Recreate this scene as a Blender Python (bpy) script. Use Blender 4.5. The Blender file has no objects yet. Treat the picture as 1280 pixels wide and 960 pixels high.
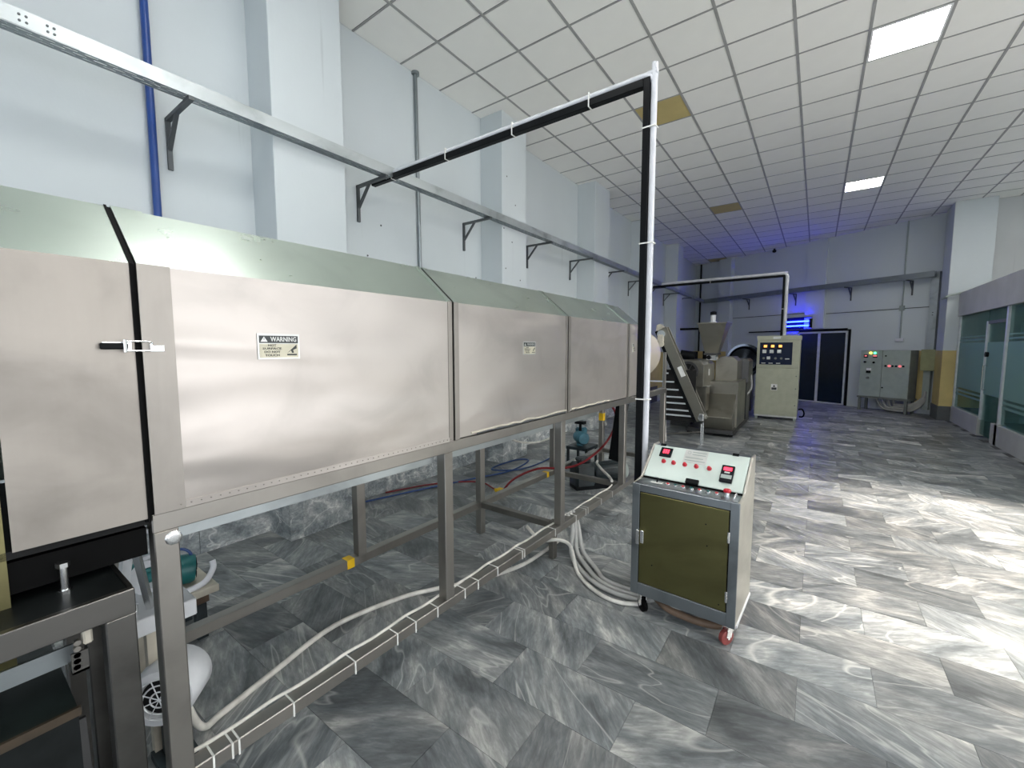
import bpy, bmesh, math, random
from mathutils import Vector, Matrix, Euler
random.seed(7)
R = math.radians
scene = bpy.context.scene
col = scene.collection

# ------------------------------------------------------------------ camera
CAM_Z = 1.62
FPX = 526.4
cam_d = bpy.data.cameras.new('camera'); cam = bpy.data.objects.new('camera', cam_d); col.objects.link(cam)
yaw, pitch, roll = R(35.8), R(4.834), R(-0.076)
fw = Vector((-math.sin(yaw)*math.cos(pitch), math.cos(yaw)*math.cos(pitch), -math.sin(pitch)))
rt = Vector((math.cos(yaw), math.sin(yaw), 0)); up = rt.cross(fw)
r2 = rt*math.cos(roll)+up*math.sin(roll); u2 = -rt*math.sin(roll)+up*math.cos(roll)
cam.matrix_world = Matrix(((r2.x, u2.x, -fw.x, 0), (r2.y, u2.y, -fw.y, 0), (r2.z, u2.z, -fw.z, CAM_Z), (0, 0, 0, 1)))
cam_d.sensor_fit = 'HORIZONTAL'; cam_d.sensor_width = 36.0; cam_d.lens = FPX*36.0/1280.0
cam_d.clip_start = 0.02; cam_d.clip_end = 200
scene.camera = cam
def project(p):
    d = Vector(p)-Vector((0, 0, CAM_Z)); w = d.dot(fw)
    if w < 0.05: return None
    return (640+FPX*d.dot(r2)/w, 480-FPX*d.dot(u2)/w, w)

# ------------------------------------------------------------------ world, daylight, exposure
world = bpy.data.worlds.new('world'); scene.world = world; world.use_nodes = True
wb = world.node_tree.nodes['Background']; wb.inputs[0].default_value = (0.80, 0.88, 1.0, 1); wb.inputs[1].default_value = 1.0

def area(name, loc, rot, sx, sy, watts, color, spread=180):
    l = bpy.data.lights.new(name, 'AREA'); l.shape = 'RECTANGLE'; l.size = sx; l.size_y = sy
    l.energy = watts; l.color = color; l.spread = R(spread)
    o = bpy.data.objects.new(name, l); col.objects.link(o); o.location = loc; o.rotation_euler = rot
    return o
# daylight entering through the big doorway in the right wall of the hall
area('doorway_daylight', (7.6, 1.75, 1.95), (0, R(90), 0), 3.7, 9.4, 135, (1.0, 0.965, 0.92), 180)
sun_d = bpy.data.lights.new('sun', 'SUN'); sun_d.energy = 15.0; sun_d.angle = R(8); sun_d.color = (1.0, 0.90, 0.79)
sun = bpy.data.objects.new('sun', sun_d); col.objects.link(sun); sun.rotation_euler = (0, R(90-28.0), 0); sun.location = (14, 3.6, 5)
# added fill light behind the viewer, outside the open back wall
area('added_rear_fill', (2.2, -3.7, 2.1), (R(-90), 0, R(180)), 8.6, 3.7, 45, (0.97, 0.985, 1.0), 180)

scene.view_settings.view_transform = 'Standard'
scene.view_settings.look = 'None'
scene.view_settings.gamma = 1.0
scene.view_settings.use_curve_mapping = False
scene.view_settings.exposure = 0.60

# ------------------------------------------------------------------ materials
MATS = {}
def new_mat(name):
    m = bpy.data.materials.new(name); m.use_nodes = True; MATS[name] = m
    nt = m.node_tree; b = nt.nodes['Principled BSDF']
    return m, nt, b
def N(nt, t, **kw):
    n = nt.nodes.new(t)
    for k, v in kw.items():
        if k.startswith('i_'): n.inputs[k[2:]].default_value = v
        else: setattr(n, k, v)
    return n
def L(nt, a, ai, b, bi): nt.links.new(a.outputs[ai], b.inputs[bi])
def ramp(nt, stops):
    r = nt.nodes.new('ShaderNodeValToRGB'); e = r.color_ramp.elements
    while len(e) < len(stops): e.new(0.5)
    for i, (p, c) in enumerate(stops):
        e[i].position = p; e[i].color = (c[0], c[1], c[2], 1) if len(c) == 3 else c
    return r
def vscale(nt, sx, sy, sz, rot=(0, 0, 0), src='Object'):
    if src == 'World':
        g = nt.nodes.new('ShaderNodeNewGeometry'); so = g.outputs['Position']
    else:
        t = nt.nodes.new('ShaderNodeTexCoord'); so = t.outputs['Object']
    mp = nt.nodes.new('ShaderNodeMapping'); mp.inputs['Scale'].default_value = (sx, sy, sz); mp.inputs['Rotation'].default_value = rot
    nt.links.new(so, mp.inputs['Vector'])
    return mp
def plain(name, color, rough=0.5, metal=0.0, var=0.06, scale=8.0, bump=0.0, emit=None, es=0.0, coat=0.0, spec=0.5):
    m, nt, b = new_mat(name); b.inputs['Specular IOR Level'].default_value = spec
    b.inputs['Roughness'].default_value = rough; b.inputs['Metallic'].default_value = metal
    mp = vscale(nt, scale, scale, scale)
    no = N(nt, 'ShaderNodeTexNoise'); no.inputs['Scale'].default_value = 1.0; no.inputs['Detail'].default_value = 5
    L(nt, mp, 0, no, 'Vector')
    lo = [max(0, c*(1-var*2)) for c in color]; hi = [min(1, c*(1+var*1.5)) for c in color]
    rp = ramp(nt, [(0.3, lo), (0.7, hi)]); L(nt, no, 0, rp, 0); L(nt, rp, 0, b, 'Base Color')
    if bump:
        bp = N(nt, 'ShaderNodeBump'); bp.inputs['Strength'].default_value = bump; bp.inputs['Distance'].default_value = 0.01
        L(nt, no, 0, bp, 'Height'); L(nt, bp, 0, b, 'Normal')
    if emit:
        b.inputs['Emission Color'].default_value = (*emit, 1); b.inputs['Emission Strength'].default_value = es
    if coat: b.inputs['Coat Weight'].default_value = coat
    return m
def steel(name, color, rough, rvar=0.1, brush=(2, 2, 60), wob=0.0, wscale=(1.2, 1.2, 3.0), metal=1.0, stain=0.12):
    """brushed sheet steel: fine directional grain in the roughness, low broad buckling of the sheet, faint stains"""
    m, nt, b = new_mat(name)
    b.inputs['Metallic'].default_value = metal
    mp = vscale(nt, *brush); no = N(nt, 'ShaderNodeTexNoise'); no.inputs['Scale'].default_value = 3.0; no.inputs['Detail'].default_value = 6; L(nt, mp, 0, no, 'Vector')
    mr = N(nt, 'ShaderNodeMapRange'); mr.inputs['To Min'].default_value = max(0.05, rough-rvar); mr.inputs['To Max'].default_value = rough+rvar
    L(nt, no, 0, mr, 0); L(nt, mr, 0, b, 'Roughness')
    mp2 = vscale(nt, 2.0, 2.0, 2.6); n2 = N(nt, 'ShaderNodeTexNoise'); n2.inputs['Scale'].default_value = 1.3; n2.inputs['Detail'].default_value = 7; n2.inputs['Distortion'].default_value = 0.6
    L(nt, mp2, 0, n2, 'Vector')
    rp = ramp(nt, [(0.28, [c*(1-stain*1.6) for c in color]), (0.5, color), (0.75, [min(1, c*(1+stain*0.5)) for c in color])])
    L(nt, n2, 0, rp, 0); L(nt, rp, 0, b, 'Base Color')
    if wob:
        mp3 = vscale(nt, *wscale); n3 = N(nt, 'ShaderNodeTexNoise'); n3.inputs['Scale'].default_value = 1.0; n3.inputs['Detail'].default_value = 1.0; n3.inputs['Distortion'].default_value = 1.2
        L(nt, mp3, 0, n3, 'Vector')
        bp = N(nt, 'ShaderNodeBump'); bp.inputs['Strength'].default_value = wob; bp.inputs['Distance'].default_value = 0.06
        L(nt, n3, 0, bp, 'Height'); L(nt, bp, 0, b, 'Normal')
    return m
def wallpaint(name, color, stain=0.05):
    m, nt, b = new_mat(name); b.inputs['Roughness'].default_value = 0.62
    mp = vscale(nt, 0.6, 0.6, 0.45, src='World'); no = N(nt, 'ShaderNodeTexNoise'); no.inputs['Scale'].default_value = 1.2; no.inputs['Detail'].default_value = 8
    L(nt, mp, 0, no, 'Vector')
    rp = ramp(nt, [(0.3, [c*(1-stain*1.5) for c in color]), (0.65, color)]); L(nt, no, 0, rp, 0)
    # thin vertical dirt runs
    mp2 = vscale(nt, 16, 16, 0.5, src='World'); n2 = N(nt, 'ShaderNodeTexNoise'); n2.inputs['Scale'].default_value = 1; n2.inputs['Detail'].default_value = 3; L(nt, mp2, 0, n2, 'Vector')
    r2_ = ramp(nt, [(0.66, (0, 0, 0)), (0.74, (0.35, 0.35, 0.35))]); L(nt, n2, 0, r2_, 0)
    mp4 = vscale(nt, 0.5, 0.5, 0.5, src='World'); n4 = N(nt, 'ShaderNodeTexNoise'); n4.inputs['Scale'].default_value = 1.5; L(nt, mp4, 0, n4, 'Vector')
    r4 = ramp(nt, [(0.52, (0, 0, 0)), (0.62, (1, 1, 1))]); L(nt, n4, 0, r4, 0)
    mu = N(nt, 'ShaderNodeMath', operation='MULTIPLY'); L(nt, r2_, 0, mu, 0); L(nt, r4, 0, mu, 1)
    mx = N(nt, 'ShaderNodeMix', data_type='RGBA'); L(nt, mu, 0, mx, 0); L(nt, rp, 0, mx, 6); mx.inputs[7].default_value = (color[0]*.55, color[1]*.55, color[2]*.55, 1)
    L(nt, mx, 2, b, 'Base Color')
    n3 = N(nt, 'ShaderNodeTexNoise'); mp3 = vscale(nt, 30, 30, 30, src='World'); L(nt, mp3, 0, n3, 'Vector'); n3.inputs['Scale'].default_value = 1
    bp = N(nt, 'ShaderNodeBump'); bp.inputs['Strength'].default_value = 0.12; bp.inputs['Distance'].default_value = 0.004
    L(nt, n3, 0, bp, 'Height'); L(nt, bp, 0, b, 'Normal')
    return m
def marble(name, tiles=True):
    """grey streaked marble; every tile gets its own offset, tone and vein direction from its place in the bond"""
    m, nt, b = new_mat(name)
    g = nt.nodes.new('ShaderNodeNewGeometry'); sp = nt.nodes.new('ShaderNodeSeparateXYZ'); L(nt, g, 'Position', sp, 0)
    def M(op, a, bb=None):
        n = N(nt, 'ShaderNodeMath', operation=op)
        for i, v in enumerate((a, bb)):
            if v is None: continue
            if isinstance(v, (int, float)): n.inputs[i].default_value = v
            else: nt.links.new(v, n.inputs[i])
        return n.outputs[0]
    if tiles:
        row = M('FLOOR', M('DIVIDE', sp.outputs[1], 0.3))
        par = M('MULTIPLY', M('SUBTRACT', 1.0, M('PINGPONG', row, 1.0)), 0.3)
        cl = M('FLOOR', M('DIVIDE', M('SUBTRACT', sp.outputs[0], par), 0.6))
    else:
        row = M('FLOOR', M('DIVIDE', sp.outputs[1], 0.9)); cl = M('FLOOR', M('DIVIDE', sp.outputs[0], 0.5))
    cb = nt.nodes.new('ShaderNodeCombineXYZ'); nt.links.new(cl, cb.inputs[0]); nt.links.new(row, cb.inputs[1])
    wn = N(nt, 'ShaderNodeTexWhiteNoise', noise_dimensions='2D'); L(nt, cb, 0, wn, 0)
    sc = N(nt, 'ShaderNodeVectorMath', operation='SCALE'); L(nt, wn, 1, sc, 0); sc.inputs['Scale'].default_value = 37.0
    ad = N(nt, 'ShaderNodeVectorMath', operation='ADD'); L(nt, g, 'Position', ad, 0); L(nt, sc, 0, ad, 1)
    sc_ = nt.nodes.new('ShaderNodeSeparateColor'); L(nt, wn, 1, sc_, 0)
    ang = M('MULTIPLY', M('SUBTRACT', sc_.outputs[1], 0.4), 2.2)
    vr = N(nt, 'ShaderNodeVectorRotate', rotation_type='Z_AXIS'); L(nt, ad, 0, vr, 'Vector'); nt.links.new(ang, vr.inputs['Angle'])
    def tex(sx, sy, scale, detail, dist, rough=0.55):
        mp = nt.nodes.new('ShaderNodeMapping'); mp.inputs['Scale'].default_value = (sx, sy, sy); L(nt, vr, 0, mp, 'Vector')
        n = N(nt, 'ShaderNodeTexNoise'); n.inputs['Scale'].default_value = scale; n.inputs['Detail'].default_value = detail; n.inputs['Distortion'].default_value = dist; n.inputs['Roughness'].default_value = rough
        L(nt, mp, 0, n, 'Vector'); return n
    big = tex(1.0, 2.3, 1.9, 6, 1.1, 0.52)
    fine = tex(1.8, 8.0, 6.0, 8, 0.5, 0.68)
    vein = tex(0.35, 1.3, 1.6, 3, 0.8)
    r1 = ramp(nt, [(0.30, (0.085, 0.093, 0.097)), (0.44, (0.165, 0.18, 0.185)), (0.57, (0.25, 0.26, 0.257)), (0.69, (0.43, 0.43, 0.41))]); L(nt, big, 0, r1, 0)
    rf = ramp(nt, [(0.36, (0.62, 0.63, 0.64)), (0.52, (1, 1, 1)), (0.66, (1.5, 1.5, 1.48))]); L(nt, fine, 0, rf, 0)
    mx = N(nt, 'ShaderNodeMix', data_type='RGBA', blend_type='MULTIPLY'); mx.inputs[0].default_value = 0.8; L(nt, r1, 0, mx, 6); L(nt, rf, 0, mx, 7)
    rv = ramp(nt, [(0.492, (0, 0, 0)), (0.50, (0.5, 0.5, 0.5)), (0.508, (0, 0, 0))]); L(nt, vein, 0, rv, 0)
    m2 = N(nt, 'ShaderNodeMix', data_type='RGBA'); L(nt, rv, 0, m2, 0); L(nt, mx, 2, m2, 6); m2.inputs[7].default_value = (0.58, 0.58, 0.55, 1)
    tone = N(nt, 'ShaderNodeMapRange'); tone.inputs['To Min'].default_value = 0.55 if tiles else 1.7; tone.inputs['To Max'].default_value = 1.25 if tiles else 2.6
    L(nt, sc_, 0, tone, 0)
    m3 = N(nt, 'ShaderNodeMix', data_type='RGBA', blend_type='MULTIPLY'); m3.inputs[0].default_value = 1.0; L(nt, m2, 2, m3, 6); nt.links.new(tone.outputs[0], m3.inputs[7])
    L(nt, m3, 2, b, 'Base Color')
    rr = N(nt, 'ShaderNodeMapRange'); rr.inputs['To Min'].default_value = 0.30; rr.inputs['To Max'].default_value = 0.46; L(nt, fine, 0, rr, 0); L(nt, rr, 0, b, 'Roughness')
    bp = N(nt, 'ShaderNodeBump'); bp.inputs['Strength'].default_value = 0.05; bp.inputs['Distance'].default_value = 0.003; L(nt, fine, 0, bp, 'Height'); L(nt, bp, 0, b, 'Normal')
    return m
def glass(name, tint, alpha_mix, rough=0.03):
    """thin pane: mostly see-through with a tinted surface reflection"""
    m, nt, b = new_mat(name)
    b.inputs['Base Color'].default_value = (*tint, 1); b.inputs['Roughness'].default_value = rough; b.inputs['Specular IOR Level'].default_value = 0.6
    tr = nt.nodes.new('ShaderNodeBsdfTransparent'); tr.inputs[0].default_value = (0.86, 0.95, 0.93, 1)
    mx = nt.nodes.new('ShaderNodeMixShader'); mx.inputs[0].default_value = alpha_mix
    out = nt.nodes['Material Output']
    L(nt, tr, 0, mx, 1); L(nt, b, 0, mx, 2); L(nt, mx, 0, out, 0)
    return m

marble('marble_floor'); marble('marble_slab', False)
wallpaint('wall_white', (0.575, 0.625, 0.64)); wallpaint('wall_grey', (0.55, 0.57, 0.57), 0.14)
plain('dado_yellow', (0.62, 0.49, 0.20), 0.55, var=0.08, scale=2)
plain('grout', (0.10, 0.10, 0.10), 0.8)
plain('ceiling_tile', (0.93, 0.92, 0.875), 0.8, var=0.02, scale=1.5, bump=0.1)
plain('ceiling_tile_stained', (0.56, 0.45, 0.19), 0.8, var=0.06, scale=2)
plain('ceiling_tee', (0.36, 0.36, 0.35), 0.6)
plain('led_panel', (0.95, 0.96, 1.0), 0.4, emit=(1.0, 0.985, 0.96), es=20.0)
plain('led_frame', (0.8, 0.8, 0.8), 0.5)
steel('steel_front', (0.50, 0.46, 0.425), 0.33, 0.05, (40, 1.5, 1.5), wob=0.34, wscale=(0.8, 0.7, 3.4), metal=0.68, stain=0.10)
steel('steel_flange', (0.36, 0.335, 0.305), 0.48, 0.06, (3, 30, 3))
steel('drum_steel', (0.62, 0.56, 0.47), 0.5, 0.05, metal=0.5)
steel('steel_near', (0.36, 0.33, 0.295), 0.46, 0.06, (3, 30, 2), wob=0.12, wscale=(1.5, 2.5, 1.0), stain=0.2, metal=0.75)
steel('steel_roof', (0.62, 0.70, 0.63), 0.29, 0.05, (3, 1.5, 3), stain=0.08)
steel('steel_frame', (0.37, 0.35, 0.32), 0.40, 0.07, (20, 20, 2))
steel('steel_dull', (0.27, 0.255, 0.23), 0.46, 0.08, (12, 12, 3), stain=0.2)
steel('galvanised', (0.47, 0.51, 0.52), 0.42, 0.12, (18, 6, 18), stain=0.22)
steel('galvanised_dark', (0.30, 0.33, 0.34), 0.45, 0.1, (10, 10, 10))
steel('steel_bright', (0.80, 0.81, 0.81), 0.25, 0.05)
steel('steel_cart', (0.27, 0.295, 0.31), 0.38, 0.08, (3, 3, 25), stain=0.25)
steel('steel_cart_side', (0.60, 0.58, 0.52), 0.40, 0.06, (3, 3, 25))
steel('cart_door', (0.17, 0.16, 0.07), 0.36, 0.06, (3, 3, 18), stain=0.22)
plain('panel_mint', (0.58, 0.66, 0.61), 0.38, 0.25, var=0.06, scale=4)
steel('extruder_steel', (0.31, 0.295, 0.25), 0.38, 0.08, (6, 6, 6), stain=0.2)
steel('extruder_dark', (0.12, 0.12, 0.12), 0.42, 0.08)
steel('dome_steel', (0.13, 0.15, 0.19), 0.2, 0.04)
plain('black_paint', (0.007, 0.008, 0.009), 0.38, spec=0.08)
plain('black_rubber', (0.003, 0.003, 0.003), 0.6, spec=0.08)
plain('dark_inside', (0.02, 0.02, 0.02), 0.75, spec=0.08)
plain('black_sheet', (0.012, 0.014, 0.014), 0.35, 0.0, var=0.3, spec=0.15)
plain('shelf_green', (0.02, 0.03, 0.027), 0.3, 0.3, var=0.25, spec=0.3)
steel('steel_table', (0.165, 0.16, 0.15), 0.36, 0.1, (25, 2, 25), stain=0.3)
plain('bracket_grey', (0.10, 0.11, 0.115), 0.5, 0.4)
plain('blue_pipe', (0.012, 0.055, 0.24), 0.35)
plain('white_plastic', (0.62, 0.63, 0.66), 0.42)
plain('white_cable', (0.66, 0.64, 0.58), 0.5, var=0.12, scale=14)
plain('grey_cable', (0.42, 0.42, 0.40), 0.5)
plain('cable_tie', (0.80, 0.80, 0.76), 0.5)
plain('red_cable', (0.22, 0.012, 0.016), 0.4)
plain('blue_hose', (0.02, 0.06, 0.20), 0.4)
plain('yellow_tape', (0.80, 0.50, 0.01), 0.5)
plain('motor_green', (0.012, 0.125, 0.125), 0.4, 0.1, var=0.15)
plain('motor_blue', (0.05, 0.16, 0.21), 0.4, 0.1, var=0.2)
plain('motor_dark', (0.018, 0.028, 0.032), 0.45, 0.1, var=0.3)
plain('cream_plate', (0.55, 0.51, 0.42), 0.5, var=0.1)
plain('shelf_brown', (0.05, 0.035, 0.02), 0.5, var=0.4)
plain('wood_brown', (0.13, 0.085, 0.055), 0.6, var=0.2)
plain('red_button', (0.55, 0.012, 0.03), 0.3, coat=0.4)
plain('red_caster', (0.24, 0.05, 0.045), 0.5, var=0.25)
plain('display_black', (0.012, 0.013, 0.016), 0.3, spec=0.08)
plain('display_red', (0.7, 0.02, 0.03), 0.4, emit=(1.0, 0.03, 0.07), es=2.0)
plain('display_orange', (0.7, 0.3, 0.05), 0.4, emit=(1.0, 0.42, 0.10), es=1.2)
plain('lamp_yellow', (0.8, 0.6, 0.05), 0.4, emit=(1.0, 0.72, 0.08), es=3.0)
plain('lamp_green', (0.05, 0.7, 0.2), 0.4, emit=(0.08, 1.0, 0.35), es=2.5)
plain('lamp_red', (0.7, 0.1, 0.1), 0.4, emit=(1.0, 0.25, 0.28), es=0.5)
plain('cabinet_beige', (0.43, 0.44, 0.33), 0.45, var=0.04)
plain('cabinet_panel', (0.015, 0.022, 0.05), 0.25, spec=0.08)
plain('cabinet_grey', (0.33, 0.38, 0.355), 0.42, var=0.04)
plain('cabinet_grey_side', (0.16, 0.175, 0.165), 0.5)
plain('olive_box', (0.30, 0.31, 0.17), 0.5)
plain('door_dark_glass', (0.008, 0.016, 0.028), 0.12)
plain('aluminium_white', (0.62, 0.66, 0.68), 0.4, 0.3)
plain('uv_tube', (0.2, 0.3, 1.0), 0.4, emit=(0.004, 0.010, 1.0), es=60.0)
plain('sign_ivory', (0.54, 0.51, 0.39), 0.4, 0.2)
plain('sign_black', (0.03, 0.035, 0.035), 0.4)
plain('sign_silver', (0.58, 0.59, 0.56), 0.3, 0.5)
plain('sill_grey', (0.46, 0.47, 0.46), 0.55, var=0.06, scale=2)
plain('office_white', (0.62, 0.66, 0.66), 0.6)
plain('office_floor', (0.06, 0.07, 0.075), 0.5)
plain('skirting_dark', (0.10, 0.11, 0.11), 0.5)
plain('olive_panel', (0.22, 0.20, 0.09), 0.45, 0.6, var=0.15, scale=5)
plain('white_machine', (0.74, 0.76, 0.78), 0.4, var=0.05)
plain('paper_white', (0.8, 0.8, 0.78), 0.6)
glass('glass_clear', (0.10, 0.30, 0.28), 0.22)
glass('glass_frosted', (0.28, 0.48, 0.45), 0.62, 0.5)

# ------------------------------------------------------------------ mesh helpers
class MB:
    def __init__(s): s.v = []; s.f = []
    def add(s, vs, fs):
        o = len(s.v); s.v += [Vector(p) for p in vs]; s.f += [[i+o for i in f] for f in fs]; return s
    def box(s, x0, x1, y0, y1, z0, z1, mtx=None):
        vs = [Vector((x, y, z)) for z in (z0, z1) for y in (y0, y1) for x in (x0, x1)]
        if mtx: vs = [mtx @ p for p in vs]
        return s.add(vs, [(0, 2, 3, 1), (4, 5, 7, 6), (0, 1, 5, 4), (1, 3, 7, 5), (3, 2, 6, 7), (2, 0, 4, 6)])
    def bar(s, p0, p1, w, h, upv=(0, 0, 1)):
        p0, p1 = Vector(p0), Vector(p1); d = (p1-p0).normalized(); upv = Vector(upv)
        sd = d.cross(upv)
        if sd.length < 1e-4: sd = d.cross(Vector((1, 0, 0)))
        sd.normalize(); u = sd.cross(d).normalized()
        vs = [p+sd*a*w/2+u*b*h/2 for p in (p0, p1) for a, b in ((-1, -1), (1, -1), (1, 1), (-1, 1))]
        return s.add(vs, [(0, 1, 2, 3), (4, 7, 6, 5), (0, 4, 5, 1), (1, 5, 6, 2), (2, 6, 7, 3), (3, 7, 4, 0)])
    def cyl(s, p0, p1, r, n=16, r1=None, cap=True):
        p0, p1 = Vector(p0), Vector(p1); r1 = r if r1 is None else r1
        d = (p1-p0).normalized(); a = d.cross(Vector((0, 0, 1)))
        if a.length < 1e-4: a = d.cross(Vector((1, 0, 0)))
        a.normalize(); b = d.cross(a)
        vs = []
        for p, q in ((p0, r), (p1, r1)):
            vs += [p+(a*math.cos(2*math.pi*i/n)+b*math.sin(2*math.pi*i/n))*q for i in range(n)]
        fs = [(i, (i+1) % n, n+(i+1) % n, n+i) for i in range(n)]
        if cap: fs += [tuple(range(n-1, -1, -1)), tuple(range(n, 2*n))]
        return s.add(vs, fs)
    def lathe(s, org, axis, prof, n=24):
        """prof: list of (distance along axis, radius)"""
        org = Vector(org); d = Vector(axis).normalized(); a = d.cross(Vector((0, 0, 1)))
        if a.length < 1e-4: a = d.cross(Vector((1, 0, 0)))
        a.normalize(); b = d.cross(a); vs = []; fs = []
        for t, r in prof:
            vs += [org+d*t+(a*math.cos(2*math.pi*i/n)+b*math.sin(2*math.pi*i/n))*max(r, 1e-4) for i in range(n)]
        for k in range(len(prof)-1):
            fs += [(k*n+i, k*n+(i+1) % n, (k+1)*n+(i+1) % n, (k+1)*n+i) for i in range(n)]
        return s.add(vs, fs)
    def ring(s, org, axis, r_in, r_out, h, n=24):
        return s.lathe(org, axis, [(0, r_in), (0, r_out), (h, r_out), (h, r_in), (0, r_in)], n)
    def tube(s, pts, r, n=8, smooth=4):
        pts = [Vector(p) for p in pts]
        if smooth and len(pts) > 2:
            q = []
            for i in range(len(pts)-1):
                a, b, c, d = pts[max(i-1, 0)], pts[i], pts[i+1], pts[min(i+2, len(pts)-1)]
                for k in range(smooth):
                    t = k/smooth
                    q.append(0.5*((2*b)+(c-a)*t+(2*a-5*b+4*c-d)*t*t+(3*b-a-3*c+d)*t**3))
            q.append(pts[-1]); pts = q
        vs = []; fs = []; ref = None
        for i, p in enumerate(pts):
            d = (pts[min(i+1, len(pts)-1)]-pts[max(i-1, 0)]).normalized()
            if ref is None:
                ref = d.cross(Vector((0, 0, 1)))
                if ref.length < 1e-3: ref = d.cross(Vector((1, 0, 0)))
            ref = (ref-d*ref.dot(d)).normalized(); b = d.cross(ref)
            vs += [p+(ref*math.cos(2*math.pi*k/n)+b*math.sin(2*math.pi*k/n))*r for k in range(n)]
        m = len(pts)
        for i in range(m-1):
            fs += [(i*n+k, i*n+(k+1) % n, (i+1)*n+(k+1) % n, (i+1)*n+k) for k in range(n)]
        fs += [tuple(range(n-1, -1, -1)), tuple(range((m-1)*n, m*n))]
        return s.add(vs, fs)
    def prism(s, poly, axis, t0, t1):
        """poly of 2D points swept along 'x', 'y' or 'z'"""
        def P(a, b, t): return {'x': (t, a, b), 'y': (a, t, b), 'z': (a, b, t)}[axis]
        n = len(poly)
        vs = [P(a, b, t0) for a, b in poly]+[P(a, b, t1) for a, b in poly]
        return s.add(vs, [tuple(range(n-1, -1, -1)), tuple(range(n, 2*n))]+[(i, (i+1) % n, n+(i+1) % n, n+i) for i in range(n)])
    def mesh(s, name, mat, bevel=0.0, smooth=False, org=None):
        me = bpy.data.meshes.new(name)
        vs = s.v if org is None else [p-org for p in s.v]
        me.from_pydata([tuple(p) for p in vs], [], s.f)
        bm = bmesh.new(); bm.from_mesh(me)
        bmesh.ops.recalc_face_normals(bm, faces=bm.faces)
        if bevel:
            es = [e for e in bm.edges if len(e.link_faces) == 2 and e.calc_face_angle(0) > 0.6]
            bmesh.ops.bevel(bm, geom=es, offset=bevel, segments=1, affect='EDGES', profile=0.5, clamp_overlap=True)
        bm.to_mesh(me); bm.free()
        if smooth:
            for p in me.polygons: p.use_smooth = True
            me.set_sharp_from_angle(angle=R(38))
        me.materials.append(MATS[mat])
        return me
    def build(s, name, mat, parent=None, bevel=0.0, smooth=False, world=True, label=None):
        org = None
        if parent is not None and world:
            r = parent
            while r.parent: r = r.parent
            org = r.location.copy()
        o = bpy.data.objects.new(name, s.mesh(name, mat, bevel, smooth, org)); col.objects.link(o)
        if parent is not None: o.parent = parent
        if label: o['label'] = label
        return o
def tag(o, label, cat, group=None):
    o['label'] = label; o['category'] = cat
    if group: o['group'] = group
    return o
def thing(name, label, cat, loc=(0, 0, 0), rotz=0.0, group=None):
    o = bpy.data.objects.new(name, None); col.objects.link(o); o.location = loc; o.rotation_euler = (0, 0, rotz); o.empty_display_size = 0.1
    return tag(o, label, cat, group)
def struct(name, mb, mat, bevel=0.0, smooth=False, label=None):
    o = mb.build(name, mat, None, bevel, smooth); o['kind'] = 'structure'
    if label: o['label'] = label
    return o
def copy_tree(o, parent=None):
    c = o.copy(); col.objects.link(c); c.parent = parent
    for ch in list(o.children): copy_tree(ch, c)
    return c
def text_part(body, size, mtx, mat, parent, name='lettering', depth=0.0006, width=None):
    cu = bpy.data.curves.new('t', 'FONT'); cu.body = body; cu.size = size; cu.extrude = depth; cu.align_x = 'CENTER'; cu.align_y = 'CENTER'; cu.resolution_u = 2; cu.offset = size*0.012
    to = bpy.data.objects.new('t', cu); col.objects.link(to)
    dg = bpy.context.evaluated_depsgraph_get(); me = bpy.data.meshes.new_from_object(to.evaluated_get(dg)); col.objects.unlink(to); bpy.data.objects.remove(to)
    xs = [v.co.x for v in me.vertices]
    if width and xs:
        f = width/(max(xs)-min(xs))
        for v in me.vertices: v.co.x *= f
    me.transform(mtx); me.materials.clear(); me.materials.append(MATS[mat]); me.name = name
    o = bpy.data.objects.new(name, me); col.objects.link(o); o.parent = parent
    return o

# ------------------------------------------------------------------ room shell
CEIL = 4.766; XL = -3.90
FA = math.atan(-0.547); FU = Vector((math.cos(FA), math.sin(FA), 0)); FN = Vector((-math.sin(FA), math.cos(FA), 0)); F0 = Vector((0, 15.45, 0))
def FP(s, off, z): return F0+FU*s-FN*off+Vector((0, 0, z))     # a point at distance off in front of the far wall
def fbox(mb, s0, s1, o0, o1, z0, z1):
    vs = [FP(s, o, z) for z in (z0, z1) for o in (o1, o0) for s in (s0, s1)]
    return mb.add(vs, [(0, 2, 3, 1), (4, 5, 7, 6), (0, 1, 5, 4), (1, 3, 7, 5), (3, 2, 6, 7), (2, 0, 4, 6)])

floor = struct('floor', MB().box(-4.1, 7.4, -3.6, 18.2, -0.12, -0.006), 'grout')
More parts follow.
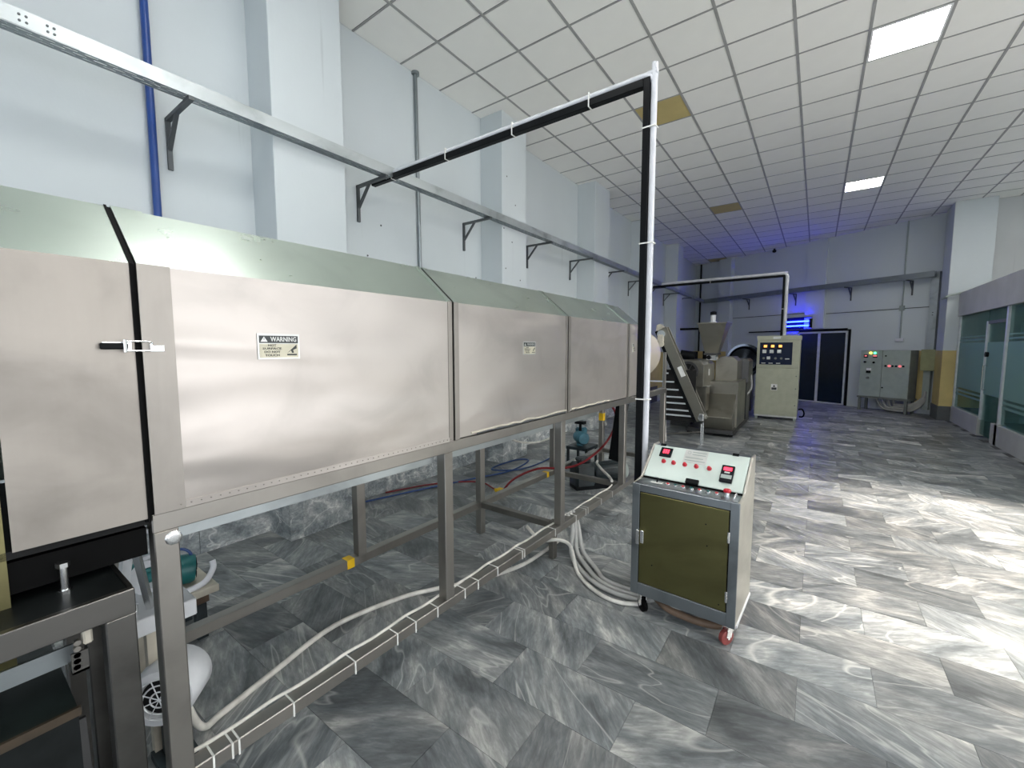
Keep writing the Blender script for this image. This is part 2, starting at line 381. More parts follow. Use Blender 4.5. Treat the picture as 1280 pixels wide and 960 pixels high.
# marble floor tiles 0.6 x 0.3 in half bond; the largest in view one by one, the rest joined
tiles = []
for row in range(-8, 59):
    off = 0.0 if row % 2 else 0.3
    for c in range(-8, 13):
        x0 = c*0.6+off; y0 = row*0.3
        xa, xb = max(x0, XL), min(x0+0.6, 7.2)
        if xb-xa < 0.05: continue
        if y0 > 15.75-0.547*(xa+xb)/2: continue
        if (xa+xb)/2 > 2.6 and y0 > 6.5: continue
        q = project(((xa+xb)/2, y0+0.15, 0))
        if q is None or not (-90 < q[0] < 1370 and q[1] < 1060): continue
        tiles.append((q[2], xa, xb, y0))
tiles.sort()
full = MB().box(0.0008, 0.5992, 0.0008, 0.2992, -0.012, 0.0).mesh('tile', 'marble_floor')
rest = MB()
for i, (w, xa, xb, y0) in enumerate(tiles):
    if i < 296:
        me = full if xb-xa > 0.599 else MB().box(0.0008, xb-xa-0.0008, 0.0008, 0.2992, -0.012, 0.0).mesh('tile', 'marble_floor')
        o = bpy.data.objects.new('tile', me); col.objects.link(o); o.parent = floor; o.location = (xa, y0, 0)
    else:
        rest.box(xa+0.0008, xb-0.0008, y0+0.0008, y0+0.2992, -0.012, 0.0)
seen = {(round(t[1], 2), round(t[3], 2)) for t in tiles}
o = rest.build('far_tiles', 'marble_floor', floor, world=False); o['kind'] = 'stuff'
mb = MB()
mb.box(2.6, 7.2, -3.4, 6.5, -0.012, -0.0002); mb.box(XL, 2.6, -3.4, -2.4, -0.012, -0.0002)
for row in range(-8, 22):
    off = 0.0 if row % 2 else 0.3
    for c in range(-8, 5):
        x0 = c*0.6+off; xa, xb = max(x0, XL), min(x0+0.6, 2.6)
        if xb-xa > 0.05 and (round(xa, 2), round(row*0.3, 2)) not in seen and row*0.3 >= -2.4:
            mb.box(xa+0.0008, xb-0.0008, row*0.3+0.0008, row*0.3+0.2992, -0.012, -0.0002)
o = mb.build('unseen_tiles', 'marble_floor', floor, world=False); o['kind'] = 'stuff'

# suspended ceiling
ceil = struct('ceiling', MB().box(-4.1, 7.4, -3.6, 18.2, CEIL+0.03, CEIL+0.15), 'ceiling_tee')
GX, GY = -3.32, 2.70
LIGHTS = [(6, 5), (6, 13), (10, 13), (6, -3), (10, 5), (10, -3), (2, -3), (6, 1), (10, 1), (14, 1), (14, 5), (14, -3)]  # all but the panels in view are added to brighten the near hall
STAIN = {(2, 5), (2, 13), (0, 23)}
ctile = MB().box(0.014, 0.586, 0.014, 0.586, 0.0, 0.012).mesh('ceiling_tile', 'ceiling_tile')
cst = MB().box(0.014, 0.586, 0.014, 0.586, 0.0, 0.012).mesh('stained_ceiling_tile', 'ceiling_tile_stained')
ct = []; mb_far = MB()
for c in range(-1, 18):
    for r_ in range(-11, 26):
        x0, y0 = GX+0.6*c, GY+0.6*r_
        xa, xb = max(x0, XL), min(x0+0.6, 7.2)
        if xb-xa < 0.08 or y0 > 15.6-0.547*xa or y0+0.6 < -3.5: continue
        if (c, r_) in LIGHTS: continue
        q = project((x0+0.3, y0+0.3, CEIL)); vis = q is not None and -60 < q[0] < 1340 and q[1] > -60
        ct.append((0 if vis else 1, q[2] if q else 99, c, r_, x0, y0, xa, xb))
ct.sort()
for i, (nv, w, c, r_, x0, y0, xa, xb) in enumerate(ct):
    if nv == 0 and i < 298:
        if xb-xa > 0.59: me = cst if (c, r_) in STAIN else ctile
        else: me = MB().box(0.0+x0*0+xa-x0+0.004, 0.586, 0.014, 0.586, 0.0, 0.012).mesh('ceiling_tile', 'ceiling_tile')
        o = bpy.data.objects.new('ceiling_tile', me); col.objects.link(o); o.parent = ceil; o.location = (x0, y0, CEIL)
        if (c, r_) in STAIN: o['label'] = 'ceiling tile stained yellow brown'
    else:
        mb_far.box(xa+0.014, xb-0.014, y0+0.014, y0+0.586, CEIL, CEIL+0.012)
o = mb_far.build('unseen_ceiling_tiles', 'ceiling_tile', ceil, world=False); o['kind'] = 'stuff'
for c in range(0, 18):
    MB().box(GX+0.6*c-0.013, GX+0.6*c+0.013, -3.5, 18.0, CEIL-0.004, CEIL+0.03).build('ceiling_runner', 'ceiling_tee', ceil, world=False)
for r_ in range(-10, 27):
    MB().box(XL, 7.2, GY+0.6*r_-0.008, GY+0.6*r_+0.008, CEIL-0.003, CEIL+0.03).build('ceiling_cross_tee', 'ceiling_tee', ceil, world=False)

# walls
wl = struct('wall_left', MB().box(-4.1, XL, -3.6, 18.2, 0, CEIL+0.1), 'wall_white')
for y0, y1 in ((-1.27, -0.66), (1.70, 2.32), (4.67, 5.25), (7.60, 8.28), (10.52, 11.14), (13.5, 14.1)):
    MB().box(XL, -3.53, y0, y1, 0, CEIL).build('pillar', 'wall_white', wl, bevel=0.004, world=False)
MB().box(XL, XL+0.004, 11.3, 17.5, 0.4, 1.5).build('dado', 'dado_yellow', wl, world=False)
wf_mb = MB(); fbox(wf_mb, -5.0, 6.0, -0.25, 0.0, 0, CEIL+0.1)
wf = struct('wall_far', wf_mb, 'wall_white')
for s0, s1, d in ((-3.30, -2.82, 0.18), (-0.36, 0.16, 0.06)):
    m_ = MB(); fbox(m_, s0, s1, 0, d, 2.2 if s0 > -1 else 0, CEIL); m_.build('pillar', 'wall_white', wf, world=False)
m_ = MB(); fbox(m_, 2.3, 2.62, 0, 0.006, 0.2, 1.55); m_.build('dado', 'dado_yellow', wf, world=False)
m_ = MB(); fbox(m_, -4.4, -2.9, 0, 0.185, 0.2, 1.5); m_.build('dado', 'dado_yellow', wf, world=False)
for s0, s1, z in ((-2.8, -0.4, 2.66), (0.2, 2.5, 2.60)):
    m_ = MB(); fbox(m_, s0, s1, 0, 0.012, z, z+0.018); m_.build('surface_wire', 'bracket_grey', wf, world=False)
for y_, z_ in ((4.70, 4.55), (4.78, 3.95), (4.71, 3.25), (4.98, 3.62), (4.75, 2.72), (4.70, 2.45), (5.10, 2.60), (4.9, 3.10)):
    MB().cyl((-3.531, y_, z_), (-3.527, y_, z_), 0.010, 8).build('anchor_hole', 'bracket_grey', wl, world=False)
for y_, z_ in ((2.98, 2.95), (2.80, 2.60), (4.55, 2.60), (4.60, 2.35)):
    MB().cyl((XL, y_, z_), (XL+0.004, y_, z_), 0.010, 8).build('anchor_hole', 'bracket_grey', wl, world=False)
col_o = struct('pillar', MB().box(2.28, 2.92, 13.22, 13.92, 0.0, CEIL), 'wall_white', bevel=0.006)
MB().box(2.274, 2.92, 13.214, 13.9, 0.32, 1.56).build('dado', 'dado_yellow', col_o, world=False)
MB().box(2.262, 2.92, 13.20, 13.9, 0.0, 0.32).build('skirting', 'skirting_dark', col_o, world=False)
struct('wall_far_right', MB().box(2.9, 7.4, 13.5, 13.8, 0, CEIL+0.1), 'wall_grey')
# hall right wall with the big open doorway (daylight side), and the wall behind the viewer
wr = MB().box(7.2, 7.4, -3.6, -3.0, 0, CEIL+0.1).box(7.2, 7.4, 6.55, 13.8, 0, CEIL+0.1).box(7.2, 7.4, -3.0, 6.55, 3.85, CEIL+0.1)
struct('wall_right', wr, 'wall_white')
# unseen slab added outside the doorway to keep sun off its near half
struct('added_sun_blocker', MB().box(7.4, 15.2, -3.6, 2.7, 3.92, 4.0), 'wall_grey')
struct('wall_back', MB().box(-4.1, -2.2, -3.6, -3.4, 0, CEIL+0.1).box(6.6, 7.4, -3.6, -3.4, 0, CEIL+0.1).box(-2.2, 6.6, -3.6, -3.4, 4.0, CEIL+0.1), 'wall_white')

# marble skirting slabs along the left wall and round its pillars
bb = struct('baseboard_left', MB().box(XL, XL+0.006, -1.0, 13.0, 0, 0.48), 'grout')
spans = []
ys = -0.64
for y0, y1 in ((1.70, 2.32), (4.67, 5.25), (7.60, 8.28), (10.52, 11.14)):
    a = ys
    while a < y0-0.02:
        b_ = min(a+0.6, y0-0.012); spans.append(('w', a, b_)); a += 0.6
    spans.append(('p', y0, y1)); ys = y1+0.012
for k, a, b_ in spans:
    if k == 'w': MB().box(XL+0.004, XL+0.022, a+0.002, b_-0.002, 0, 0.5).build('skirting_slab', 'marble_slab', bb, world=False)
    else:
        MB().box(-3.528, -3.512, a-0.012, b_+0.012, 0, 0.5).build('skirting_slab', 'marble_slab', bb, world=False)
        MB().box(XL+0.02, -3.53, a-0.014, a, 0, 0.5).build('skirting_slab', 'marble_slab', bb, world=False)
        MB().box(XL+0.02, -3.53, b_, b_+0.014, 0, 0.5).build('skirting_slab', 'marble_slab', bb, world=False)

# glazed office along the right side
off = struct('window_1', MB().box(2.47, 2.57, 11.30, 13.19, 0, 0.34), 'sill_grey', bevel=0.004, label='glazed office front on a low grey sill')
MB().box(2.47, 2.57, 6.6, 10.55, 0, 0.34).build('sill', 'sill_grey', off, world=False)
MB().box(2.46, 2.60, 6.6, 13.20, 2.30, 2.80).build('header', 'sill_grey', off, world=False)
for y in (13.16, 10.30, 8.3, 6.65): MB().box(2.485, 2.555, y-0.035, y+0.035, 0.34 if y != 10.30 else 0.0, 2.30).build('post', 'aluminium_white', off, bevel=0.003, world=False)
MB().box(2.47, 2.57, 10.24, 10.36, 0.0, 0.36).build('post_base', 'sill_grey', off, world=False)
for y0, y1 in ((11.34, 13.12), (8.34, 10.26), (6.7, 8.26)):
    MB().box(2.515, 2.525, y0, y1, 0.34, 2.30).build('pane', 'glass_clear', off, world=False)
    for z0, z1 in ((0.78, 1.72), (0.70, 0.74), (0.62, 0.66), (1.76, 1.79), (1.83, 1.85)):
        MB().box(2.511, 2.514, y0, y1, z0, z1).build('frosted_strip', 'glass_frosted', off, world=False)
dr = struct('door_2', MB().box(2.515, 2.527, 10.38, 11.30, 0.04, 2.05), 'glass_clear', label='clear glass office door with frosted band')
MB().box(2.511, 2.514, 10.40, 11.28, 0.78, 1.72).build('frosted_strip', 'glass_frosted', dr, world=False)
MB().box(2.50, 2.54, 10.36, 11.32, 2.05, 2.10).build('transom', 'skirting_dark', dr, world=False)
MB().box(2.515, 2.525, 10.36, 11.32, 2.10, 2.30).build('pane', 'glass_clear', dr, world=False)
MB().box(2.49, 2.55, 11.27, 11.33, 0.30, 2.10).build('jamb', 'aluminium_white', dr, world=False)
MB().tube([(2.51, 11.16, 0.86), (2.46, 11.16, 0.86), (2.46, 11.16, 1.30), (2.51, 11.16, 1.30)], 0.012, 8, 0).build('door_handle', 'steel_bright', dr, smooth=True, world=False)
MB().cyl((2.51, 11.18, 1.50), (2.47, 11.18, 1.50), 0.045, 14).build('door_lock', 'black_paint', dr, smooth=True, world=False)
struct('wall_office', MB().box(2.5, 7.2, 6.55, 6.62, 0, 2.8).box(5.2, 5.3, 6.62, 13.5, 0, 2.8).box(2.56, 5.3, 6.62, 13.5, 2.72, 2.8), 'office_white')
struct('floor_office', MB().box(2.57, 5.2, 6.62, 13.5, -0.01, 0.012), 'office_floor')
MB().box(2.9, 2.93, 13.44, 13.495, 0, 2.7)
t = thing('air_conditioner', 'white wall air conditioner seen through the upper office glass', 'air conditioner', (3.9, 13.36, 1.86))
MB().box(3.45, 4.35, 13.22, 13.49, 1.90, 2.20).build('body', 'white_plastic', t, bevel=0.03)
MB().box(3.5, 4.3, 13.20, 13.225, 1.925, 1.98).build('vent_flap', 'cabinet_grey', t)
t = thing('office_chair', 'dark office chair behind the frosted right pane', 'chair', (3.3, 9.6, 0.012))
MB().box(3.05, 3.55, 9.35, 9.85, 0.42, 0.50).build('seat', 'black_rubber', t, bevel=0.03)
MB().box(3.50, 3.57, 9.38, 9.82, 0.55, 1.05).build('backrest', 'black_rubber', t, bevel=0.03)
MB().cyl((3.3, 9.6, 0.08), (3.3, 9.6, 0.42), 0.03, 10).build('column', 'black_paint', t)
for k in range(5):
    a = 2*math.pi*k/5
    MB().bar((3.3, 9.6, 0.08), (3.3+0.27*math.cos(a), 9.6+0.27*math.sin(a), 0.04), 0.04, 0.04).build('leg', 'black_paint', t)
# far dark double door
d1m = MB(); fbox(d1m, -0.52, 0.86, 0.0, 0.02, 0.0, 2.14); d1 = struct('door_1', d1m, 'black_paint', label='double door with dark glass leaves and pale frame')
for s0, s1 in ((-0.50, 0.05), (0.10, 0.76)):
    m_ = MB(); fbox(m_, s0, s1, 0.02, 0.035, 0.04, 2.06); m_.build('leaf', 'door_dark_glass', d1, world=False)
for s0, s1, z0, z1 in ((-0.53, -0.49, 0.02, 2.1), (0.04, 0.11, 0.02, 2.1), (0.755, 0.80, 0.02, 2.1), (-0.53, 0.80, 2.05, 2.10), (-0.53, 0.80, 0.01, 0.05)):
    m_ = MB(); fbox(m_, s0, s1, 0.02, 0.05, z0, z1); m_.build('door_frame', 'aluminium_white', d1, world=False)

# ------------------------------------------------------------------ ceiling lights
def ceiling_light(c, r_, label):
    x, y = GX+0.6*c, GY+0.6*r_
    t = thing('ceiling_light', label, 'light', (x+0.3, y+0.3, CEIL), group='square light panels in the ceiling')
    m = MB()
    for a in ((0.012, 0.588, 0.012, 0.03), (0.012, 0.588, 0.57, 0.588), (0.012, 0.03, 0.03, 0.57), (0.57, 0.588, 0.03, 0.57)): m.box(x+a[0], x+a[1], y+a[2], y+a[3], CEIL-0.008, CEIL+0.01)
    m.build('light_frame', 'led_frame', t)
    MB().box(x+0.03, x+0.57, y+0.03, y+0.57, CEIL-0.004, CEIL+0.008).build('diffuser', 'led_panel', t)
for (c, r_), lb in zip(LIGHTS, ('largest lit ceiling panel near the upper right corner', 'small lit ceiling panel farther back, in line with the largest one', 'lit ceiling panel cut by the right edge above the glass office', 'added ceiling fill light over the viewer in line with the largest one', 'added ceiling fill light over the open right side of the hall', 'added ceiling fill light behind the viewer on the right side', 'added ceiling fill light behind the viewer near the left wall', 'added ceiling fill light just above the top edge, before the largest one', 'added ceiling fill light over the open floor, nearer than the office', 'added ceiling fill light by the right doorway, middle of three', 'added ceiling fill light by the right doorway, next to the office', 'added ceiling fill light by the right doorway, behind the viewer')):
    ceiling_light(c, r_, lb)

# ------------------------------------------------------------------ cable trays, brackets, pipes on the walls
TX0, TX1, TZ0, TZ1 = -3.53, -3.43, 3.285, 3.375
t = thing('cable_tray', 'long galvanised perforated cable tray running along the left wall', 'cable tray', (-3.48, 0, TZ0))
m = MB()
y = -1.0
seg_y = [0.06]
m.box(TX1-0.003, TX1, -1.0, 16.75, TZ0, TZ1).box(TX0, TX0+0.003, -1.0, 16.75, TZ0, TZ1)
m.build('side_wall', 'galvanised', t)
# perforated base: slotted strip built as bars and bridges
m = MB(); rows = [TX0+0.003, TX0+0.018, TX0+0.030, TX0+0.044, TX0+0.056, TX0+0.070, TX0+0.082, TX1-0.003]
for i in (0, 2, 4, 6): m.box(rows[i], rows[i+1], -1.0, 16.75, TZ0, TZ0+0.003)
for i in (1, 3, 5):
    y = -1.0+(0.04 if i == 3 else 0)
    while y < 16.7:
        m.box(rows[i], rows[i+1], y, y+0.028, TZ0, TZ0+0.003); y += 0.085
o = m.build('perforated_base', 'galvanised_dark', t); o['kind'] = 'stuff'
MB().box(TX1, TX1+0.003, 0.30, 0.62, TZ0+0.004, TZ1-0.004).build('splice_plate', 'galvanised', t)
for y in (0.40, 0.425, 0.50, 0.525):
    for z in (TZ0+0.03, TZ0+0.06): MB().cyl((TX1+0.003, y, z), (TX1+0.007, y, z), 0.006, 8).build('bolt', 'bracket_grey', t)
def bracket_parts(t, P):
    """P(along, out, z) gives world points"""
    MB().bar(P(0, 0.012, 2.92), P(0, 0.012, 3.28), 0.03, 0.02, P(0, 1, 0)-P(0, 0, 0)).build('wall_leg', 'bracket_grey', t)
    MB().bar(P(0, 0.0, 3.268), P(0, 0.48, 3.268), 0.03, 0.026).build('arm', 'bracket_grey', t)
    MB().bar(P(0, 0.02, 3.06), P(0, 0.20, 3.26), 0.026, 0.018).build('brace', 'bracket_grey', t)
ords = ['first', 'second', 'third', 'fourth', 'fifth', 'sixth', 'seventh', 'eighth', 'ninth', 'tenth']
for k, yb in enumerate((1.137, 2.70, 4.30, 5.82, 7.29, 8.85, 10.37, 11.9, 13.35, 14.85)):
    lb = {0: 'dark steel bracket holding the left wall tray beside the blue pipe', 1: 'steel bracket under the left wall tray where the near black arm crosses'}.get(k, 'steel bracket under the left wall cable tray, %s counted from the blue pipe' % ords[k])
    t = thing('tray_bracket', lb, 'bracket', (XL, yb, 3.27), group='brackets under the left wall tray')
    bracket_parts(t, lambda a, o_, z, yb=yb: Vector((XL+o_, yb+a, z)))
ft = thing('cable_tray', 'grey cable tray across the far wall above the dark double door', 'cable tray', FP(0, 0.3, 3.28))
m = MB(); fbox(m, -3.86, 2.62, 0.30, 0.303, 3.285, 3.42); fbox(m, -3.86, 2.62, 0.20, 0.203, 3.285, 3.42); m.build('side_wall', 'galvanised_dark', ft)
m = MB(); fbox(m, -3.86, 2.62, 0.203, 0.30, 3.285, 3.289); m.build('base_plate', 'galvanised_dark', ft)
for k, s in enumerate((-2.2, -0.67, 0.80, 2.12)):
    lb = ('black bracket under the far wall tray at its left end', 'black bracket under the far wall tray left of the blue glow', 'black bracket under the far wall tray right of the blue glow', 'black bracket under the far wall tray above the grey wall cabinet')[k]
    t = thing('tray_bracket', lb, 'bracket', FP(s, 0, 3.27), group='brackets under the far wall tray')
    bracket_parts(t, lambda a, o_, z, s=s: FP(s+a, o_*0.72, z))
t = thing('vertical_duct', 'galvanised trunking dropping from the far tray beside the yellow pillar', 'trunking', FP(2.58, 0, 0))
m = MB(); fbox(m, 2.51, 2.66, 0.02, 0.14, 1.5, 3.42); m.build('upper_trunk', 'galvanised', t, bevel=0.003)
m = MB(); fbox(m, 2.50, 2.63, 0.02, 0.14, 0.12, 1.1); m.build('lower_trunk', 'cabinet_grey', t, bevel=0.003)
m = MB(); fbox(m, 2.46, 2.76, 0.01, 0.22, 1.07, 1.58); m.build('junction_box', 'olive_box', t, bevel=0.006)
for z in (2.4, 2.46):
    m = MB().cyl(FP(2.585, 0.14, z), FP(2.585, 0.146, z), 0.012, 8); m.build('bolt', 'bracket_grey', t)
tag(MB().cyl((-3.86, 1.03, 1.0), (-3.86, 1.04, CEIL), 0.024, 14).build('blue_pipe', 'blue_pipe', smooth=True), 'upright blue pipe on the left wall', 'pipe')
t = thing('wall_conduit', 'grey upright conduit on the left wall between the first two pillars', 'conduit', (-3.875, 3.5, 1.0))
MB().cyl((-3.875, 3.52, 1.0), (-3.875, 3.49, CEIL), 0.021, 12).build('pipe', 'galvanised_dark', t, smooth=True)
MB().cyl((-3.875, 3.49, CEIL-0.03), (-3.875, 3.49, CEIL), 0.045, 12).build('ceiling_collar', 'galvanised_dark', t, smooth=True)
t = thing('wall_conduit', 'thin pale conduit dropping to a switch above the grey wall cabinet', 'conduit', FP(1.93, 0.02, 1.9))
MB().cyl(FP(1.95, 0.02, 1.86), FP(1.95, 0.02, CEIL), 0.016, 8).build('pipe', 'cabinet_grey', t, smooth=True)
m = MB(); fbox(m, 1.86, 2.04, 0, 0.05, 1.78, 1.86); m.build('switch_box', 'white_plastic', t, bevel=0.008)
m = MB(); fbox(m, 1.90, 2.0, 0, 0.05, 2.56, 2.68); m.build('joint_box', 'cabinet_grey', t, bevel=0.008)
t = thing('corner_pipe', 'black pipe standing in the dark far left corner', 'pipe', FP(-4.16, 0.1, 0))
MB().cyl(FP(-4.16, 0.08, 0), FP(-4.16, 0.08, CEIL), 0.03, 10).build('pipe', 'black_paint', t, smooth=True)
tag(MB().cyl((XL, 14.0, 2.215), (-2.95, 14.0, 2.215), 0.035, 10).build('horizontal_pipe', 'black_paint', smooth=True), 'short black pipe sticking out of the left wall near the hopper', 'pipe')
m = MB(); fbox(m, -2.12, 0.80, 0.06, 0.09, 2.13, 2.17); tag(m.build('door_rail', 'black_paint'), 'black horizontal rail over the dark double door', 'rail')
t = thing('pillar_pipe', 'pale bent pipe leaving the far right pillar towards the office', 'pipe', (2.25, 13.2, 2.7))
MB().tube([(2.24, 13.5, 2.72), (2.24, 13.15, 2.72), (2.30, 13.13, 2.76), (2.62, 13.13, 2.83)], 0.022, 8).build('pipe', 'cabinet_grey', t, smooth=True)
tag(MB().lathe(FP(-1.35, 0.12, CEIL-0.13), (0, 0, 1), [(0, 0.001), (0.02, 0.05), (0.07, 0.06), (0.10, 0.03), (0.13, 0.03)], 12).build('ceiling_camera', 'black_paint', smooth=True), 'small black dome camera where far wall meets ceiling', 'camera')

# insect killer with blue tubes
t = thing('insect_killer', 'insect killer lamp with glowing blue tubes over the double door', 'lamp', FP(-0.5, 0, 2.18))
m = MB(); fbox(m, -0.90, -0.13, 0.02, 0.05, 2.19, 2.53); m.build('back_plate', 'display_black', t)
m = MB(); fbox(m, -0.90, -0.85, 0.05, 0.20, 2.22, 2.50); m.build('end_cap', 'black_paint', t, bevel=0.006)
m = MB(); fbox(m, -0.18, -0.13, 0.05, 0.15, 2.22, 2.50); m.build('end_cap', 'black_paint', t, bevel=0.006)
m = MB(); fbox(m, -0.90, -0.13, 0.02, 0.10, 2.53, 2.55); m.build('top_cover', 'black_paint', t)
for z in (2.29, 2.42): MB().cyl(FP(-0.84, 0.17, z), FP(-0.17, 0.17, z), 0.022, 10).build('blue_tube', 'uv_tube', t, smooth=True)
for k in range(5):
    z = 2.22+0.07*k; MB().cyl(FP(-0.86, 0.205, z), FP(-0.15, 0.205, z), 0.003, 6).build('guard_wire', 'black_paint', t)

# gantries carrying cables from the tray
def gantry(name_label, Y, xs, xe, z, zb, tie_x, tie_z, cond_r):
    t = thing('cable_gantry', name_label, 'cable support', (xe, Y, zb), group='black cable gantries')
    MB().box(xs, xe-0.03, Y-0.025, Y+0.025, z-0.05, z).build('arm', 'black_paint', t, bevel=0.003)
    MB().box(xe-0.03, xe+0.012, Y-0.025, Y+0.025, zb, z).build('post', 'black_paint', t, bevel=0.003)
    MB().tube([(xs+0.25, Y, z+cond_r*0.4), (xs+0.5, Y, z+cond_r), (xe-0.15, Y, z+cond_r), (xe-0.02, Y, z+cond_r), (xe+0.012+cond_r, Y, z-0.04), (xe+0.012+cond_r, Y, z-0.2), (xe+0.012+cond_r, Y, zb+0.02)], cond_r, 12, 5).build('white_conduit', 'white_plastic', t, smooth=True)
    for x in tie_x: MB().box(x-0.004, x+0.004, Y-0.029, Y+0.029, z-0.054, z+2*cond_r+0.002).build('cable_tie', 'cable_tie', t)
    for zz in tie_z: MB().box(xe-0.034, xe+0.016+2*cond_r, Y-0.029, Y+0.029, zz-0.004, zz+0.004).build('cable_tie', 'cable_tie', t)
    return t
g1 = gantry('tall black cable post and arm beside the dryer with white conduit', 2.80, -3.77, -0.942, 3.325, 0.0, (-3.45, -2.72, -2.0, -1.35), (3.02, 2.30, 1.28), 0.02)
g2 = gantry('far black cable post and arm dropping into the beige control cabinet', 11.40, -3.60, -0.66, 3.26, 1.89, (-2.2,), (2.5,), 0.035)

# ------------------------------------------------------------------ drum dryer (long stainless hood on a tube frame)
OA = R(1.05)
dry = thing('drum_dryer', 'long stainless steel drum dryer with panelled hood on tube legs', 'dryer', (-1.5515, 0, 0), -OA)
def D(mb, name, mat, parent=dry, **k): return mb.build(name, mat, parent, world=False, **k)
ZB, ZT, ZR = 1.14, 1.855, 2.056
XR0, XR1, XB = -0.24, -0.62, -0.86
def slab(mb, a, b, y0, y1, th=0.006, sub=1):
    """a thin plate between two profile points (x, z), swept along y"""
    (x0, z0), (x1, z1) = a, b; d = Vector((x1-x0, 0, z1-z0)).normalized(); nrm = Vector((d.z, 0, -d.x))
    c = Vector((-0.43, 0, 1.5)); mid = Vector(((x0+x1)/2, 0, (z0+z1)/2))
    if nrm.dot(mid-c) < 0: nrm = -nrm
    vs = [Vector((x, y, z))+nrm*o_ for o_ in (0, -th) for y in (y0, y1) for x, z in ((x0, z0), (x1, z1))]
    return mb.add(vs, [(0, 1, 3, 2), (4, 6, 7, 5), (0, 4, 5, 1), (1, 5, 7, 3), (3, 7, 6, 2), (2, 6, 4, 0)])
def pillow(y0, y1, z0, z1, amp, nx=22, nz=10, seed=0):
    """front sheet with the shallow buckles of hand-folded stainless"""
    rnd = random.Random(seed); ph = [rnd.uniform(0, 6.28) for _ in range(6)]
    m = MB(); vs = []; fs = []
    for j in range(nz+1):
        for i in range(nx+1):
            u, v = i/nx, j/nz; e = min(1, 6*u*(1-u)*1.2)*min(1, 6*v*(1-v)*1.2)
            x = amp*e*(0.6+0.55*math.sin(5.0*v+1.3*math.sin(3.1*u+ph[0])+ph[1])+0.4*math.sin(4.2*u+2.0*v+ph[2])+0.35*math.sin(9*v+2.2*math.sin(4*u+ph[4])+ph[3]))
            vs.append((x, y0+(y1-y0)*u, z0+(z1-z0)*v))
    for j in range(nz):
        for i in range(nx): fs.append((j*(nx+1)+i, j*(nx+1)+i+1, (j+1)*(nx+1)+i+1, (j+1)*(nx+1)+i))
    m.add(vs, fs)
    b = len(m.v); m.add([(-0.006, y0, z0), (-0.006, y1, z0), (-0.006, y1, z1), (-0.006, y0, z1)], [(0, 1, 2, 3)])
    return m
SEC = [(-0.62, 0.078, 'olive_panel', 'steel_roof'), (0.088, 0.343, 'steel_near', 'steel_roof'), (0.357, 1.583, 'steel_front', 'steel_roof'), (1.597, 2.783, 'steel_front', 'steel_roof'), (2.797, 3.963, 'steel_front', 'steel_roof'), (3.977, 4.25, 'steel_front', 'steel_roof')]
for k, (y0, y1, fm, rm) in enumerate(SEC):
    m = MB()
    for a, b in (((XR0, ZR), (XR1, ZR)), ((XR1, ZR), (XB, ZT)), ((XB, ZT), (XB, ZB))): slab(m, a, b, y0, y1)
    sec = D(m, 'hood_section', 'steel_roof')
    xf = 0.0 if k else -0.012
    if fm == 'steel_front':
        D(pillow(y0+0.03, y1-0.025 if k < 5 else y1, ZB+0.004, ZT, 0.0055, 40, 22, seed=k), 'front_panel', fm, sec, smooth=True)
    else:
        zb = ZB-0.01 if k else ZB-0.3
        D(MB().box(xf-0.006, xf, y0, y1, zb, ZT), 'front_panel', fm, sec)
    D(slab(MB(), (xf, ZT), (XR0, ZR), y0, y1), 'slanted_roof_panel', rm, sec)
    if k >= 2:
        wL = 0.075 if k == 2 else 0.034
        ends = [(y0, y0+wL)]+([(y1-0.028, y1)] if k < 5 else [])
        for ya, yb in ends:
            D(MB().box(-0.006, 0.0035, ya, yb, ZB-0.002, ZT+0.002), 'edge_strip', 'steel_flange', sec)
            D(slab(MB(), (0.0035, ZT+0.002), (XR0, ZR+0.004), ya, yb, 0.009), 'edge_strip', 'steel_roof', sec)
    # dark rubber joint behind the gap
    m = MB()
    for a, b in (((-0.004, ZB-0.02), (-0.004, ZT)), ((-0.004, ZT), (XR0, ZR-0.002)), ((XR0, ZR-0.002), (XR1, ZR-0.002))): slab(m, a, b, y1-0.006, y1+0.022, 0.012)
    if k: D(m, 'joint_gasket', 'black_rubber')
    if k < 2:
        m = MB()
        for a, b in (((0.004, ZB-0.02), (0.004, ZT)), ((0.004, ZT), (XR0, ZR+0.004))): slab(m, a, b, y1-0.001, y1+0.005, 0.01)
        if k == 1: D(m, 'joint_gasket', 'black_rubber')
D(MB().box(XB+0.01, -0.012, -0.6, 4.24, ZB-0.03, ZB-0.01), 'bottom_tray', 'dark_inside')
D(MB().box(XB+0.01, -0.02, -0.6, 0.34, 1.02, ZB-0.04), 'painted_hollow_shade', 'black_rubber')  # black block painting the shade of the open hollow under the hood
# end wall of the hood
D(MB().prism([(-0.004, ZB), (-0.004, ZT-0.004), (XR0, ZR-0.006), (XR1, ZR-0.006), (XB+0.004, ZT-0.004), (XB+0.004, ZB)], 'y', 4.235, 4.245), 'end_plate', 'steel_dull')
D(MB().lathe((-0.36, 4.2, 1.555), (0, 1, 0), [(0, 0.31), (0.9, 0.31), (0.97, 0.295), (1.0, 0.26), (1.01, 0.2), (1.01, 0.0)], 40), 'drum', 'drum_steel', smooth=True)
D(MB().ring((-0.36, 4.28, 1.555), (0, 1, 0), 0.31, 0.335, 0.06, 40), 'drum_tyre', 'steel_frame', smooth=True)
